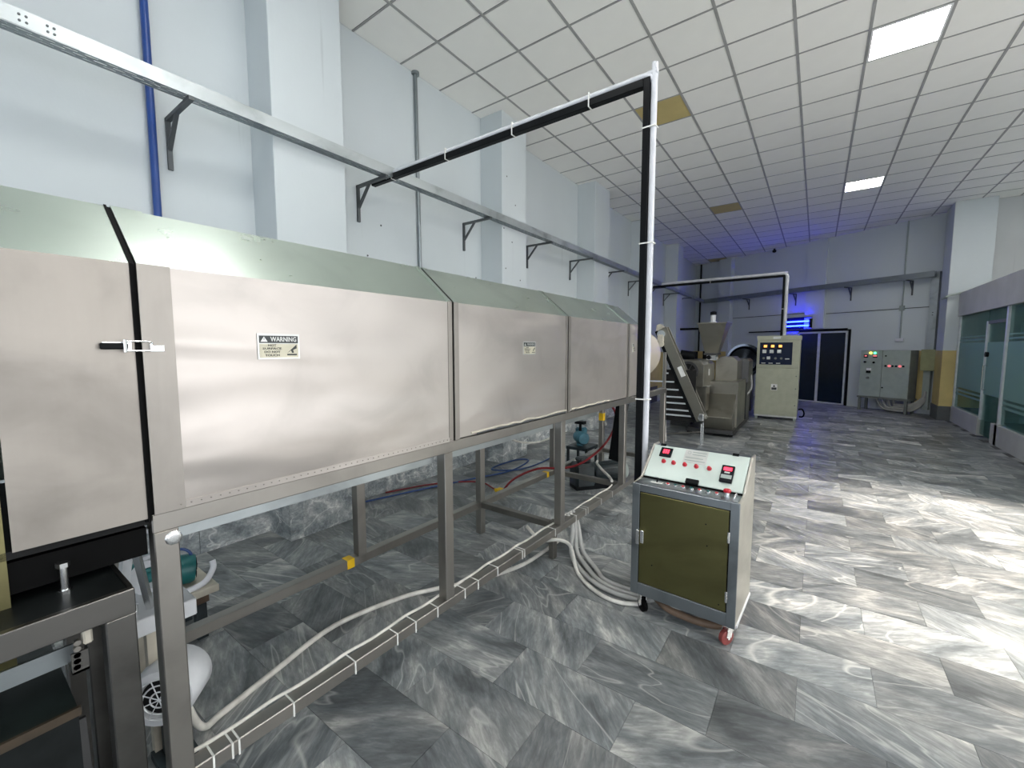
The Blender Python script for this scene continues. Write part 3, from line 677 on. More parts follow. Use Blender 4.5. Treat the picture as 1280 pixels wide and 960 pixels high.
# frame
LY = [0.352, 1.522, 2.712, 3.932, 5.18]
for i, y in enumerate(LY):
    fl = 0.0 if i in (0,) else 0.235
    D(MB().box(-0.062, -0.002, y, y+0.06, fl, 1.08), 'front_leg', 'steel_frame', bevel=0.003)
    D(MB().box(XB, XB+0.06, y, y+0.06, 0.0 if i in (0, 2, 4) else 0.235, 1.08), 'rear_leg', 'steel_frame', bevel=0.003)
    if i in (2, 4): D(MB().box(-0.105, -0.062, y-0.005, y+0.05, 0.0, 0.30), 'foot', 'steel_dull', bevel=0.003)
D(MB().box(-0.062, -0.001, 0.350, 5.24, 1.08, 1.137), 'top_beam', 'steel_frame', bevel=0.003)
D(MB().box(XB, XB+0.06, 0.35, 5.24, 1.08, 1.137), 'top_beam', 'steel_frame', bevel=0.003)
D(MB().box(-0.060, 0.0, 0.30, 5.24, 0.235, 0.287), 'lower_rail', 'steel_frame', bevel=0.003)
D(MB().box(XB, XB+0.06, 0.30, 5.24, 0.235, 0.290), 'lower_rail', 'steel_frame', bevel=0.003)
for y in (2.715, 3.935, 5.18): D(MB().box(XB+0.06, -0.062, y, y+0.05, 0.238, 0.286), 'cross_bar', 'steel_dull', bevel=0.003)
for y0, y1 in ((0.425, 1.508), (1.60, 2.70), (2.79, 3.45)): D(MB().box(-0.075, -0.068, y0, y1, 1.025, 1.082), 'drip_strip', 'galvanised')
D(MB().bar((-0.105, 4.12, 1.06), (-0.18, 4.12, 0.46), 0.11, 0.06, (0, 1, 0)), 'belt_guard', 'black_paint')
D(MB().box(XB-0.001, XB+0.061, 1.44, 1.49, 0.234, 0.2915), 'tape_mark', 'yellow_tape')
D(MB().box(XB-0.001, XB+0.061, 3.79, 3.83, 0.234, 0.2915), 'tape_mark', 'yellow_tape')
D(MB().box(XB-0.001, XB+0.061, 5.179, 5.241, 0.66, 0.76), 'tape_mark', 'yellow_tape')
rv = MB()
for i in range(46): rv.cyl((0.0036, 0.42+0.026*i, ZB+0.010), (0.0060, 0.42+0.026*i, ZB+0.010), 0.0022, 6)
o = D(rv, 'rivet_row', 'steel_dull'); o['kind'] = 'stuff'
D(MB().box(-0.004, 0.0034, 0.357, 1.583, ZB-0.003, ZB+0.019), 'bottom_lip', 'steel_front')
rc = random.Random(11)
for a_, b_ in ((1.72, 2.77), (2.86, 3.55)):
    D(MB().tube([(0.001+0.003*rc.random(), a_+(b_-a_)*i/16, ZB+0.012+0.010*rc.random()) for i in range(17)], 0.006, 7, 3), 'sealant_bead', 'cream_plate', smooth=True)
    D(MB().tube([(0.001+0.002*rc.random(), a_+0.05+(b_-a_-0.05)*i/12, ZB+0.004+0.006*rc.random()) for i in range(13)], 0.005, 7, 3), 'sealant_bead', 'bracket_grey', smooth=True)
# weld spot on first leg head
D(MB().lathe((-0.002, 0.398, 1.052), (1, 0, 0), [(0, 0.022), (0.0025, 0.019), (0.0032, 0.010), (0.0034, 0.0)], 10), 'weld_patch', 'steel_bright', smooth=True)
# toggle latch across the first gap
lt = D(MB().box(0.0, 0.006, 0.275, 0.335, 1.618, 1.640), 'toggle_latch', 'steel_bright', bevel=0.001)
D(MB().box(0.006, 0.020, 0.268, 0.325, 1.619, 1.636), 'latch_lever', 'black_paint', lt, bevel=0.003)
D(MB().cyl((0.018, 0.318, 1.611), (0.018, 0.318, 1.645), 0.005, 8), 'latch_pin', 'steel_bright', lt)
D(MB().tube([(0.014, 0.318, 1.640), (0.012, 0.372, 1.640), (0.012, 0.376, 1.629), (0.012, 0.372, 1.615), (0.014, 0.318, 1.615)], 0.0022, 6, 3), 'latch_bail', 'steel_bright', lt)
D(MB().box(0.0035, 0.007, 0.376, 0.406, 1.612, 1.630).box(0.0035, 0.016, 0.372, 0.378, 1.612, 1.634), 'latch_keeper', 'steel_bright', lt, bevel=0.001)
# warning signs
def warning_sign(yc, zc, w, h, label):
    s = D(MB().box(0.0045, 0.0065, yc-w/2, yc+w/2, zc-h/2, zc+h/2), 'warning_sign', 'sign_silver'); s['label'] = label
    D(MB().box(0.0065, 0.0070, yc-w*0.46, yc+w*0.46, zc-h*0.44, zc+h*0.10), 'sign_field', 'sign_ivory', s)
    D(MB().box(0.0065, 0.0070, yc-w*0.46, yc+w*0.46, zc+h*0.13, zc+h*0.42), 'sign_header', 'sign_black', s)
    def mtx(y, z): return Matrix(((0, 0, 1, 0.0073), (1, 0, 0, y), (0, 1, 0, z), (0, 0, 0, 1)))
    text_part('WARNING', h*0.26, mtx(yc+w*0.11, zc+h*0.275), 'sign_silver', s, width=w*0.62)
    D(MB().prism([(yc-w*0.43, zc+h*0.18), (yc-w*0.27, zc+h*0.18), (yc-w*0.35, zc+h*0.38)], 'x', 0.0070, 0.0076), 'alert_triangle', 'sign_silver', s)
    D(MB().box(0.0076, 0.0079, yc-w*0.357, yc-w*0.343, zc+h*0.25, zc+h*0.33), 'alert_mark', 'sign_black', s)
    for i, (tx, wd) in enumerate((('HOT', 0.19), ('SURFACE', 0.44), ('DO NOT', 0.37), ('TOUCH', 0.33))):
        text_part(tx, h*0.115, mtx(yc-w*0.17, zc+h*(0.04-0.13*i)), 'sign_black', s, width=w*wd)
    # hand over hot plate pictogram
    D(MB().prism([(yc+w*0.18, zc-h*0.36), (yc+w*0.42, zc-h*0.36), (yc+w*0.42, zc-h*0.30), (yc+w*0.18, zc-h*0.30)], 'x', 0.0070, 0.0075), 'hot_plate', 'sign_black', s)
    D(MB().prism([(yc+w*0.18, zc-h*0.27), (yc+w*0.42, zc+h*0.08), (yc+w*0.42, zc-h*0.08), (yc+w*0.33, zc-h*0.14), (yc+w*0.35, zc-h*0.26), (yc+w*0.30, zc-h*0.26), (yc+w*0.28, zc-h*0.16)], 'x', 0.0070, 0.0075), 'hand_mark', 'sign_black', s)
warning_sign(0.727, 1.628, 0.142, 0.088, 'silver and black hot surface warning plate')
warning_sign(2.28, 1.622, 0.142, 0.084, 'smaller looking warning plate on the middle section')
warning_sign(4.14, 1.625, 0.142, 0.086, 'warning plate beside the black post')

# white cable strapped along the lower rail
t = thing('rail_cable', 'white cable strapped along the lower front rail of the dryer', 'cable', (-1.5515, 0, 0.3), -OA)
pts = []
rnd = random.Random(3)
for i in range(34):
    y = 0.36+i*0.105
    pts.append((-0.064-0.004*rnd.random()+(0.0 if i % 3 else -0.008), y, 0.289-0.3+0.003*rnd.random()))
MB().tube(pts, 0.0065, 8, 3).build('cable', 'white_cable', t, smooth=True, world=False)
for y in (0.46, 0.515, 0.535, 0.72, 0.98, 1.20, 1.31, 1.455, 1.66, 1.77, 1.95, 2.21, 2.235, 2.63, 2.95, 3.12, 3.16, 3.42, 3.66):
    m = MB().box(-0.075, 0.002, y-0.003, y+0.003, 0.2865-0.3, 0.2885-0.3).box(0.0005, 0.0025, y-0.003, y+0.003, 0.232-0.3, 0.2885-0.3)
    m.build('cable_tie', 'cable_tie', t, world=False)

# ------------------------------------------------------------------ things under the dryer
tag(MB().tube([(-1.99, 0.47, 0.42), (-1.96, 0.50, 0.25), (-1.99, 0.56, 0.06), (-2.06, 0.66, 0.012), (-2.12, 0.90, 0.012), (-2.2, 1.28, 0.012), (-2.11, 1.68, 0.012), (-1.99, 1.90, 0.012), (-1.86, 2.1, 0.012), (-1.7, 2.5, 0.012), (-1.68, 3.0, 0.012)], 0.014, 10, 5).build('floor_cable', 'white_cable', smooth=True), 'thick white cable lying on the floor under the dryer', 'cable')
# blower
bc = Vector((-2.0, 0.47, 0.30)); ax = Vector((0.75, -0.62, 0.05)).normalized()
t = thing('blower', 'white round blower with wire grille behind the first dryer leg', 'blower', (-2.0, 0.47, 0))
MB().lathe(bc-ax*0.10, ax, [(0, 0.0), (0, 0.10), (0.02, 0.115), (0.15, 0.115), (0.17, 0.105), (0.17, 0.075), (0.15, 0.07), (0.15, 0.0)], 28).build('housing', 'white_machine', t, smooth=True)
MB().lathe(bc+ax*0.052, ax, [(0, 0.068), (0.004, 0.0)], 24).build('intake', 'dark_inside', t)
for rr in (0.03, 0.055, 0.078): MB().lathe(bc+ax*0.075, ax, [(-0.002, rr-0.002), (0, rr-0.003), (0.003, rr), (0, rr+0.003), (-0.002, rr+0.002)], 24).build('grille_ring', 'white_machine', t, smooth=True)
for k in range(4):
    a = math.pi*k/4+0.3; e1 = ax.cross(Vector((0, 0, 1))).normalized(); e2 = ax.cross(e1); v = (e1*math.cos(a)+e2*math.sin(a))*0.08
    MB().cyl(bc+ax*0.077-v, bc+ax*0.077+v, 0.002, 6).build('grille_bar', 'white_machine', t)
MB().box(-2.06, -1.94, 0.41, 0.53, 0.0, 0.03).box(-2.03, -1.97, 0.44, 0.50, 0.03, 0.21).build('stand', 'motor_dark', t)
# drive unit with green motor on a plate
t = thing('drive_motor', 'green electric motor on a cream plate behind the first dryer leg', 'motor', (-2.85, 0.78, 0))
MB().box(-3.05, -2.68, 0.45, 0.88, 0.255, 0.295).build('mount_plate', 'cream_plate', t, bevel=0.004)
MB().box(-3.0, -2.72, 0.5, 0.84, 0.20, 0.254).build('plate_board', 'wood_brown', t)
for x, y in ((-2.99, 0.5), (-2.74, 0.5), (-2.99, 0.8), (-2.74, 0.8)): MB().box(x-0.025, x+0.025, y-0.025, y+0.025, 0, 0.20).build('support', 'motor_dark', t)
md = Vector((0.25, 0.95, -0.1)).normalized(); mc = Vector((-2.86, 0.70, 0.385))
mo = MB().lathe(mc-md*0.16, md, [(0, 0.0), (0, 0.06), (0.01, 0.075), (0.20, 0.075), (0.205, 0.08), (0.26, 0.08), (0.28, 0.07), (0.285, 0.0)], 24).build('motor_body', 'motor_green', t, smooth=True)
e1 = md.cross(Vector((0, 0, 1))).normalized(); e2 = e1.cross(md)
for k in range(7):
    x_ = -0.048+0.016*k
    for s_ in (-0.022, 0.022): MB().bar(mc+md*0.1255+e1*x_+e2*(s_-0.016), mc+md*0.1255+e1*x_+e2*(s_+0.016), 0.007, 0.003, md).build('vent_slot', 'dark_inside', mo)
for k in range(10):
    a = math.pi*2*k/10; v = e1*math.cos(a)+e2*math.sin(a)
    MB().bar(mc-md*0.13+v*0.078, mc+md*0.02+v*0.078, 0.004, 0.012, v).build('cooling_fin', 'motor_green', mo)
MB().box(-2.93, -2.83, 0.60, 0.70, 0.455, 0.50).build('terminal_box', 'motor_green', t, bevel=0.006)
MB().tube([(-2.86, 0.70, 0.48), (-2.84, 0.76, 0.50), (-2.83, 0.80, 0.46), (-2.84, 0.79, 0.40)], 0.008, 8).build('lead', 'blue_hose', t, smooth=True)
MB().tube([(-2.72, 0.72, 0.30), (-2.72, 0.82, 0.315), (-2.76, 0.88, 0.36), (-2.78, 0.885, 0.40)], 0.016, 8).build('white_strap', 'white_plastic', t, smooth=True)
t = thing('pulley_drive', 'white pulley and bars in the gap left of the first dryer leg', 'pulley', (-2.2, 0.46, 0))
MB().ring((-2.25, 0.50, 0.66), (1, -0.5, 0.1), 0.045, 0.075, 0.03, 24).build('pulley', 'white_machine', t, smooth=True)
MB().ring((-2.22, 0.47, 0.82), (1, -0.5, 0.1), 0.05, 0.065, 0.03, 24).build('belt_wheel', 'white_machine', t, smooth=True)
MB().bar((-2.25, 0.40, 0.62), (-2.2, 0.42, 0.86), 0.035, 0.02).build('bar', 'white_machine', t)
MB().bar((-2.0, 0.40, 0.88), (-2.05, 0.44, 0.62), 0.02, 0.02).build('bar', 'steel_bright', t)
MB().box(-2.325, -2.02, 0.38, 0.58, 0.53, 0.60).build('bed', 'white_machine', t, bevel=0.004)
for x in (-2.30, -2.06): MB().box(x-0.02, x+0.02, 0.42, 0.46, 0.0, 0.53).build('post', 'cream_plate', t)
for x in (-2.30, -2.08): MB().cyl((x, 0.40, 0.60), (x, 0.40, 0.64), 0.012, 6).build('bolt', 'steel_bright', t)
# gear motor
gd = Vector((0.62, 0.78, 0)).normalized(); gc = Vector((-2.03, 4.52, 0.17))
t = thing('gear_motor', 'dark geared motor on the floor under the far end of the dryer', 'motor', (gc.x, gc.y, 0))
m = MB(); mt = Matrix.Translation(gc) @ Matrix.Rotation(math.atan2(gd.y, gd.x), 4, 'Z')
m.box(-0.31, -0.06, -0.11, 0.11, -0.15, 0.13, mt).build('gearbox', 'motor_dark', t, bevel=0.03)
MB().box(-0.25, -0.11, -0.08, 0.08, 0.13, 0.19, mt).build('gearbox_cap', 'motor_dark', t, bevel=0.02)
MB().lathe(gc-gd*0.06, gd, [(0, 0), (0, 0.10), (0.02, 0.115), (0.30, 0.115), (0.31, 0.12)], 24).build('motor_body', 'motor_dark', t, smooth=True)
MB().lathe(gc+gd*0.25, gd, [(0, 0.12), (0.09, 0.12), (0.11, 0.105), (0.112, 0.0)], 24).build('fan_cover', 'cabinet_grey', t, smooth=True)
for k in range(12):
    a = math.pi*2*k/12; e1 = gd.cross(Vector((0, 0, 1))); v = e1*math.cos(a)+Vector((0, 0, 1))*math.sin(a)
    MB().bar(gc-gd*0.02+v*0.118, gc+gd*0.23+v*0.118, 0.006, 0.014, v).build('cooling_fin', 'motor_dark', t)
MB().box(-0.30, 0.28, -0.10, 0.10, -0.17, -0.11, mt).build('base', 'black_paint', t)
# small pump on a stand
t = thing('small_pump', 'small teal pump motor standing behind the dark geared motor', 'pump', (-2.62, 5.3, 0))
MB().box(-2.78, -2.46, 5.15, 5.5, 0.22, 0.26).build('stand_top', 'motor_dark', t)
for x, y in ((-2.76, 5.17), (-2.48, 5.17), (-2.76, 5.48), (-2.48, 5.48)): MB().box(x-0.015, x+0.015, y-0.015, y+0.015, 0, 0.22).build('stand_leg', 'motor_dark', t)
pd = Vector((0.7, -0.7, 0)).normalized()
MB().lathe(Vector((-2.66, 5.34, 0.37))-pd*0.05, pd, [(0, 0), (0, 0.09), (0.18, 0.09), (0.21, 0.07), (0.212, 0)], 20).build('motor_body', 'motor_blue', t, smooth=True)
MB().box(-2.74, -2.60, 5.33, 5.45, 0.36, 0.50).build('pump_head', 'motor_blue', t, bevel=0.02)
MB().cyl((-2.65, 5.32, 0.46), (-2.65, 5.32, 0.58), 0.02, 8).box(-2.72, -2.58, 5.28, 5.36, 0.56, 0.60).build('regulator', 'black_paint', t)
MB().cyl((-2.64, 5.30, 0.26), (-2.64, 5.30, 0.31), 0.05, 12).build('foot', 'motor_blue', t)
# hoses and leads on the floor
tag(MB().tube([(-3.78, 2.60, 0.012), (-3.6, 3.2, 0.012), (-3.38, 3.85, 0.012), (-3.2, 4.40, 0.012), (-3.28, 4.95, 0.012), (-3.44, 4.9, 0.014), (-3.48, 4.45, 0.016), (-3.36, 4.25, 0.03), (-3.12, 4.55, 0.014), (-3.10, 5.2, 0.012), (-3.3, 6.0, 0.012)], 0.010, 8, 6).build('air_hose', 'blue_hose', smooth=True), 'blue air hose looped on the floor behind the dryer', 'hose')
tag(MB().tube([(-3.84, 2.9, 0.012), (-3.62, 3.45, 0.010), (-3.25, 3.80, 0.010), (-2.95, 3.72, 0.010), (-2.80, 3.66, 0.012)], 0.009, 8, 5).build('floor_lead', 'red_cable', smooth=True), 'dark red lead on the floor beside the blue hose', 'cable')
t = thing('floor_plug', 'yellow plug lying at the end of the red floor lead', 'plug', (-2.78, 3.64, 0))
MB().box(-2.84, -2.74, 3.60, 3.69, 0.0, 0.06).build('plug_body', 'yellow_tape', t, bevel=0.012)
MB().cyl((-2.84, 3.655, 0.03), (-2.88, 3.67, 0.02), 0.02, 8).build('cable_gland', 'yellow_tape', t)
tag(MB().tube([(-2.02, 4.15, 1.06), (-1.75, 4.2, 1.02), (-1.70, 4.25, 0.85), (-1.78, 4.2, 0.62), (-1.95, 4.05, 0.42), (-2.15, 3.95, 0.33), (-2.40, 3.80, 0.315), (-2.6, 3.6, 0.20), (-2.7, 3.5, 0.012)], 0.012, 8, 6).build('hanging_cable', 'red_cable', smooth=True), 'red cable hanging in a curve under the far dryer section', 'cable')
tag(MB().tube([(-2.9, 3.9, 0.6), (-2.85, 4.1, 0.50), (-2.7, 4.3, 0.48), (-2.55, 4.45, 0.55)], 0.012, 8, 5).build('hanging_cable', 'white_cable', smooth=True), 'white cable loop hanging behind the dryer frame', 'cable')
tag(MB().tube([(-1.98, 4.42, 0.33), (-1.92, 4.28, 0.34), (-1.80, 4.15, 0.32), (-1.66, 4.0, 0.31), (-1.58, 3.88, 0.31)], 0.014, 8, 5).build('motor_cable', 'white_cable', smooth=True), 'white cable from the dark geared motor to the dryer rail', 'cable')
for k, (dx, lb) in enumerate(((0.0, 'thick pale cable from dryer rail to control cart, front one'), (0.045, 'thick pale cable from dryer rail to control cart, middle one'), (0.09, 'thick pale cable from dryer rail to control cart, rear one'))):
    tag(MB().tube([(-1.56, 2.92+dx, 0.30), (-1.50, 2.90+dx, 0.20), (-1.46+dx*0.6, 2.80+dx, 0.05), (-1.30+dx, 2.66+dx*0.8, 0.016), (-1.12, 2.56+dx, 0.016), (-0.95, 2.54+dx, 0.016), (-0.80, 2.58+dx, 0.018), (-0.62, 2.66+dx, 0.10), (-0.6, 2.7+dx, 0.13)], 0.017, 10, 5).build('cart_cable', 'grey_cable', smooth=True), lb, 'cable', 'cables between dryer and cart')
tag(MB().tube([(-1.75, 2.62, 0.25), (-1.60, 2.58, 0.2), (-1.47, 2.63, 0.215), (-1.40, 2.68, 0.16), (-1.30, 2.60, 0.03), (-1.10, 2.48, 0.015), (-0.93, 2.46, 0.015), (-0.8, 2.53, 0.02)], 0.013, 10, 5).build('cart_cable', 'white_cable', smooth=True), 'thin white cable passing below the dryer rail to the cart', 'cable', 'cables between dryer and cart')

# ------------------------------------------------------------------ outfeed table at the near end
tb = thing('outfeed_table', 'stainless outfeed table with black top under the nearest hood section', 'table', (-1.42, 0, 0))
MB().box(-2.05, -1.43, -0.75, 0.268, 0.985, 0.992).build('table_top', 'black_sheet', tb)
MB().box(-1.43, -1.41, -0.75, 0.275, 0.935, 1.000).build('front_apron', 'steel_table', tb, bevel=0.002)
MB().box(-2.05, -1.43, 0.268, 0.275, 0.935, 1.000).build('side_apron', 'steel_table', tb)
MB().box(-1.47, -1.411, 0.215, 0.274, 0.0, 0.935).build('leg', 'steel_table', tb, bevel=0.003)
MB().box(-1.62, -1.56, 0.20, 0.262, 0.0, 0.935).build('leg', 'steel_table', tb, bevel=0.003)
MB().box(-2.05, -1.99, 0.205, 0.265, 0.0, 0.935).build('leg', 'steel_table', tb, bevel=0.003)
MB().box(-1.47, -1.411, -0.74, -0.68, 0.0, 0.935).build('leg', 'steel_table', tb, bevel=0.003)
MB().box(-1.505, -1.498, -0.75, 0.168, 0.826, 0.872).build('guide_strip', 'galvanised_dark', tb)
MB().box(-1.56, -1.44, 0.155, 0.185, 0.822, 0.828).box(-1.446, -1.44, 0.155, 0.185, 0.822, 0.875).build('chain_bracket', 'steel_table', tb)
for k in range(5):
    z = 0.838+0.015*k
    MB().lathe((-1.452, 0.164+0.001*k, z), (1, 0, 0), [(0, 0.0), (0, 0.007), (0.012, 0.007), (0.012, 0.0)], 10).build('chain_link', 'steel_dull', tb, smooth=True)
MB().box(-1.47, -1.44, 0.178, 0.196, 0.885, 0.93).build('chain_block', 'cream_plate', tb, bevel=0.004)
MB().cyl((-1.55, 0.168, 0.992), (-1.55, 0.168, 1.06), 0.008, 10).cyl((-1.55, 0.168, 1.06), (-1.55, 0.168, 1.072), 0.014, 6).cyl((-1.55, 0.168, 0.992), (-1.55, 0.168, 1.0), 0.014, 6).build('stud_bolt', 'steel_bright', tb, smooth=True)
MB().bar((-1.66, 0.16, 0.995), (-1.70, 0.20, 1.05), 0.012, 0.006).build('tab', 'steel_bright', tb)
MB().box(-2.0, -1.50, -0.70, 0.165, 0.690, 0.700).build('lower_shelf', 'shelf_green', tb)
MB().box(-1.50, -1.49, -0.70, 0.17, 0.682, 0.704).build('shelf_edge', 'shelf_brown', tb)
MB().box(-1.50, -1.495, -0.70, 0.165, 0.02, 0.680).build('front_skirt', 'black_sheet', tb)
MB().add([(-1.60, 0.19, 0.60), (-1.60, 0.13, 0.60), (-1.50, 0.05, 0.0), (-1.50, 0.19, 0.0), (-1.61, 0.19, 0.60), (-1.61, 0.13, 0.60), (-1.51, 0.05, 0.0), (-1.51, 0.19, 0.0)], [(0, 1, 2, 3), (4, 7, 6, 5), (0, 4, 5, 1), (1, 5, 6, 2), (2, 6, 7, 3), (3, 7, 4, 0)]).build('chute_plate', 'extruder_dark', tb)

# ------------------------------------------------------------------ control cart
ct_ = thing('control_cart', 'stainless control cart on casters with sloping button panel and olive door', 'control cart', (-0.865, 2.453, 0), R(-2.67))
def C(mb, name, mat, parent=ct_, **k): return mb.build(name, mat, parent, world=False, **k)
W, DP, Z0, Z1, Z2 = 0.583, 0.422, 0.12, 0.81, 0.988
C(MB().prism([(0.012, Z0), (0.012, Z1-0.004), (0.13, Z1), (0.34, Z2-0.01), (DP, Z2-0.01), (DP, Z0)], 'x', 0.012, W-0.012), 'body', 'steel_cart', bevel=0.002)
for x0, x1 in ((0.0, 0.012), (W-0.012, W)):
    C(MB().prism([(0.0, Z0), (0.0, Z1), (0.12, Z1+0.012), (0.335, Z2), (DP, Z2), (DP, Z0)], 'x', x0, x1), 'side_panel', 'steel_cart_side', bevel=0.002)
# front frame
for a in ((0.0, 0.045, Z0, Z1), (W-0.045, W, Z0, Z1), (0.045, W-0.045, Z1-0.045, Z1), (0.045, W-0.045, Z0, Z0+0.075)):
    C(MB().box(a[0], a[1], -0.006, 0.012, a[2], a[3]), 'front_frame', 'steel_cart', bevel=0.002)
C(MB().box(0.045, W-0.045, 0.004, 0.013, Z0+0.075, Z1-0.045), 'door_gap', 'black_rubber')
dr_ = C(MB().box(0.049, W-0.050, -0.005, 0.008, Z0+0.079, Z1-0.050), 'door', 'cart_door', bevel=0.002)
h_ = C(MB().box(0.032, 0.052, -0.022, -0.005, 0.44, 0.53), 'door_latch', 'steel_bright', dr_, bevel=0.003)
C(MB().box(0.062, 0.082, -0.028, -0.006, 0.455, 0.535), 'door_handle', 'steel_bright', dr_, bevel=0.004)
for z in (0.29, 0.62): C(MB().cyl((W-0.048, -0.010, z-0.03), (W-0.048, -0.010, z+0.03), 0.007, 10), 'hinge', 'steel_bright', dr_, smooth=True)
for x, z in ((0.13, 0.33), (0.42, 0.66), (0.43, 0.54), (0.50, 0.23)): C(MB().cyl((x, -0.0045, z), (x, -0.0065, z), 0.004, 8), 'rivet_mark', 'dark_inside', dr_)
# ledge and sloping panel frames
v0 = Vector((0, 0.135, Z1+0.008)); v1 = Vector((0, 0.335, Z2-0.002)); sv = (v1-v0).normalized(); sn = Vector((0, -sv.z, sv.y)); SL = (v1-v0).length
def SP(u, v, h=0.0): return Vector((0.012+u*(W-0.024), 0, 0))+v1-sv*(v*SL)+sn*h      # u across, v from the top edge down
def spbox(u0, u1, va, vb, h0, h1):
    ps = [SP(u, v, h) for h in (h0, h1) for v in (va, vb) for u in (u0, u1)]
    return MB().add(ps, [(0, 2, 3, 1), (4, 5, 7, 6), (0, 1, 5, 4), (1, 3, 7, 5), (3, 2, 6, 7), (2, 0, 4, 6)])
sp_ = C(spbox(0.005, 0.995, 0.02, 0.98, -0.002, 0.006), 'sloping_panel', 'panel_mint', bevel=0.002)
C(spbox(0.0, 1.0, 0.985, 1.02, -0.004, 0.003), 'panel_gap', 'black_rubber', sp_)
for u in (0.10, 0.86): C(spbox(u-0.03, u+0.03, -0.03, 0.04, 0.002, 0.009), 'panel_hinge', 'black_paint', sp_)
C(spbox(0.095, 0.225, 0.10, 0.37, 0.006, 0.016), 'digital_meter', 'display_black', sp_, bevel=0.002)
for k in range(3): C(spbox(0.128+0.024*k, 0.146+0.024*k, 0.16, 0.28, 0.016, 0.0166), 'digit', 'display_red', sp_)
for u in (0.165, 0.275, 0.395, 0.515, 0.645):
    p = SP(u, 0.50, 0.006); C(MB().lathe(p, sn, [(0, 0.014), (0.004, 0.014), (0.005, 0.011), (0.015, 0.0105), (0.020, 0.007), (0.022, 0)], 14), 'indicator_lamp', 'red_button', sp_, smooth=True)
pl_ = C(spbox(0.36, 0.60, 0.04, 0.42, 0.006, 0.0072), 'name_plate', 'sign_silver', sp_)
C(MB().ring(SP(0.405, 0.13, 0.0072), sn, 0.0085, 0.0105, 0.0006, 20), 'emblem_ring', 'cabinet_grey', pl_)
for u0, u1, v in ((0.44, 0.585, 0.09), (0.44, 0.58, 0.16), (0.375, 0.56, 0.26), (0.375, 0.585, 0.34)): C(spbox(u0, u1, v, v+0.025, 0.0072, 0.0076), 'worn_print', 'cabinet_grey', pl_)
tc_ = C(spbox(0.765, 0.885, 0.36, 0.80, 0.006, 0.022), 'temperature_controller', 'display_black', sp_, bevel=0.003)
C(spbox(0.785, 0.865, 0.42, 0.51, 0.022, 0.0226), 'digit_row', 'display_red', tc_)
C(spbox(0.80, 0.85, 0.54, 0.58, 0.022, 0.0226), 'digit_row', 'sign_silver', tc_)
C(spbox(0.775, 0.875, 0.62, 0.72, 0.022, 0.0226), 'key_strip', 'cabinet_grey', tc_)
C(spbox(0.455, 0.585, 0.88, 1.0, 0.006, 0.022), 'panel_pull', 'black_paint', sp_, bevel=0.003)
zl = Z1+0.004
C(MB().box(0.012, W-0.012, 0.0, 0.132, Z1-0.004, zl), 'ledge', 'steel_cart')
C(MB().box(0.085, 0.155, 0.05, 0.085, zl, zl+0.004), 'switch_plate', 'sign_silver', bevel=0.001)
C(MB().cyl((0.12, 0.068, zl), (0.125, 0.075, zl+0.03), 0.004, 8), 'toggle_switch', 'black_paint', smooth=True)
for i, x in enumerate((0.185, 0.228, 0.272, 0.318, 0.362, 0.408, 0.452)):
    b_ = C(MB().lathe((x, 0.07, zl), (0, 0, 1), [(0, 0.013), (0.006, 0.013), (0.008, 0.009), (0.008, 0)], 14), 'push_button', 'steel_bright', smooth=True)
    C(MB().lathe((x, 0.07, zl+0.006), (0, 0, 1), [(0, 0.008), (0.006, 0.008), (0.007, 0)], 12), 'button_cap', 'red_button' if i in (0, 2, 4, 6) else 'motor_green', b_, smooth=True)
e_ = C(MB().lathe((0.505, 0.065, zl), (0, 0, 1), [(0, 0.014), (0.026, 0.012), (0.026, 0)], 14), 'emergency_stop', 'steel_bright', smooth=True)
C(MB().lathe((0.505, 0.065, zl+0.026), (0, 0, 1), [(0, 0.019), (0.010, 0.020), (0.016, 0.016), (0.018, 0)], 18), 'stop_cap', 'red_button', e_, smooth=True)
C(MB().tube([(0.545, 0.04, zl), (0.547, 0.045, zl+0.02), (0.549, 0.075, zl+0.022), (0.55, 0.085, zl)], 0.004, 8, 3), 'wire_loop', 'steel_bright', smooth=True)
# casters
for i, (x, y, cm) in enumerate(((0.055, 0.045, 'black_rubber'), (W-0.04, 0.045, 'red_caster'), (0.055, DP-0.05, 'black_rubber'), (W-0.04, DP-0.05, 'red_caster'))):
    wa = Vector((0.62, 0.78, 0)) if i % 2 == 0 else Vector((0.85, -0.52, 0)); wp = Vector((wa.y, -wa.x, 0))
    c_ = C(MB().box(x-0.032, x+0.032, y-0.032, y+0.032, Z0-0.006, Z0).bar(Vector((x, y, Z0-0.006))+wa*0.018, Vector((x, y, 0.045))+wa*0.018+wp*0.012, 0.034, 0.004, wa).bar(Vector((x, y, Z0-0.006))-wa*0.018, Vector((x, y, 0.045))-wa*0.018+wp*0.012, 0.034, 0.004, wa), 'caster', 'steel_bright')
    C(MB().lathe(Vector((x, y, 0.042))-wa*0.014+wp*0.014, wa, [(0, 0), (0, 0.036), (0.003, 0.042), (0.025, 0.042), (0.028, 0.036), (0.028, 0)], 20), 'wheel', cm, c_, smooth=True)
    C(MB().cyl(Vector((x, y, 0.042))-wa*0.022+wp*0.014, Vector((x, y, 0.042))+wa*0.022+wp*0.014, 0.008, 8), 'axle', 'steel_bright', c_)
C(MB().tube([(0.10, 0.10, 0.10), (0.20, 0.05, 0.07), (0.32, 0.05, 0.055), (0.43, 0.07, 0.05), (0.50, 0.10, 0.06), (0.52, 0.16, 0.11)], 0.022, 10, 5), 'slack_cable', 'wood_brown', smooth=True)
C(MB().tube([(0.10, 0.14, 0.11), (0.22, 0.06, 0.085), (0.34, 0.08, 0.10), (0.40, 0.12, 0.12)], 0.012, 8, 5), 'slack_cable', 'grey_cable', smooth=True)
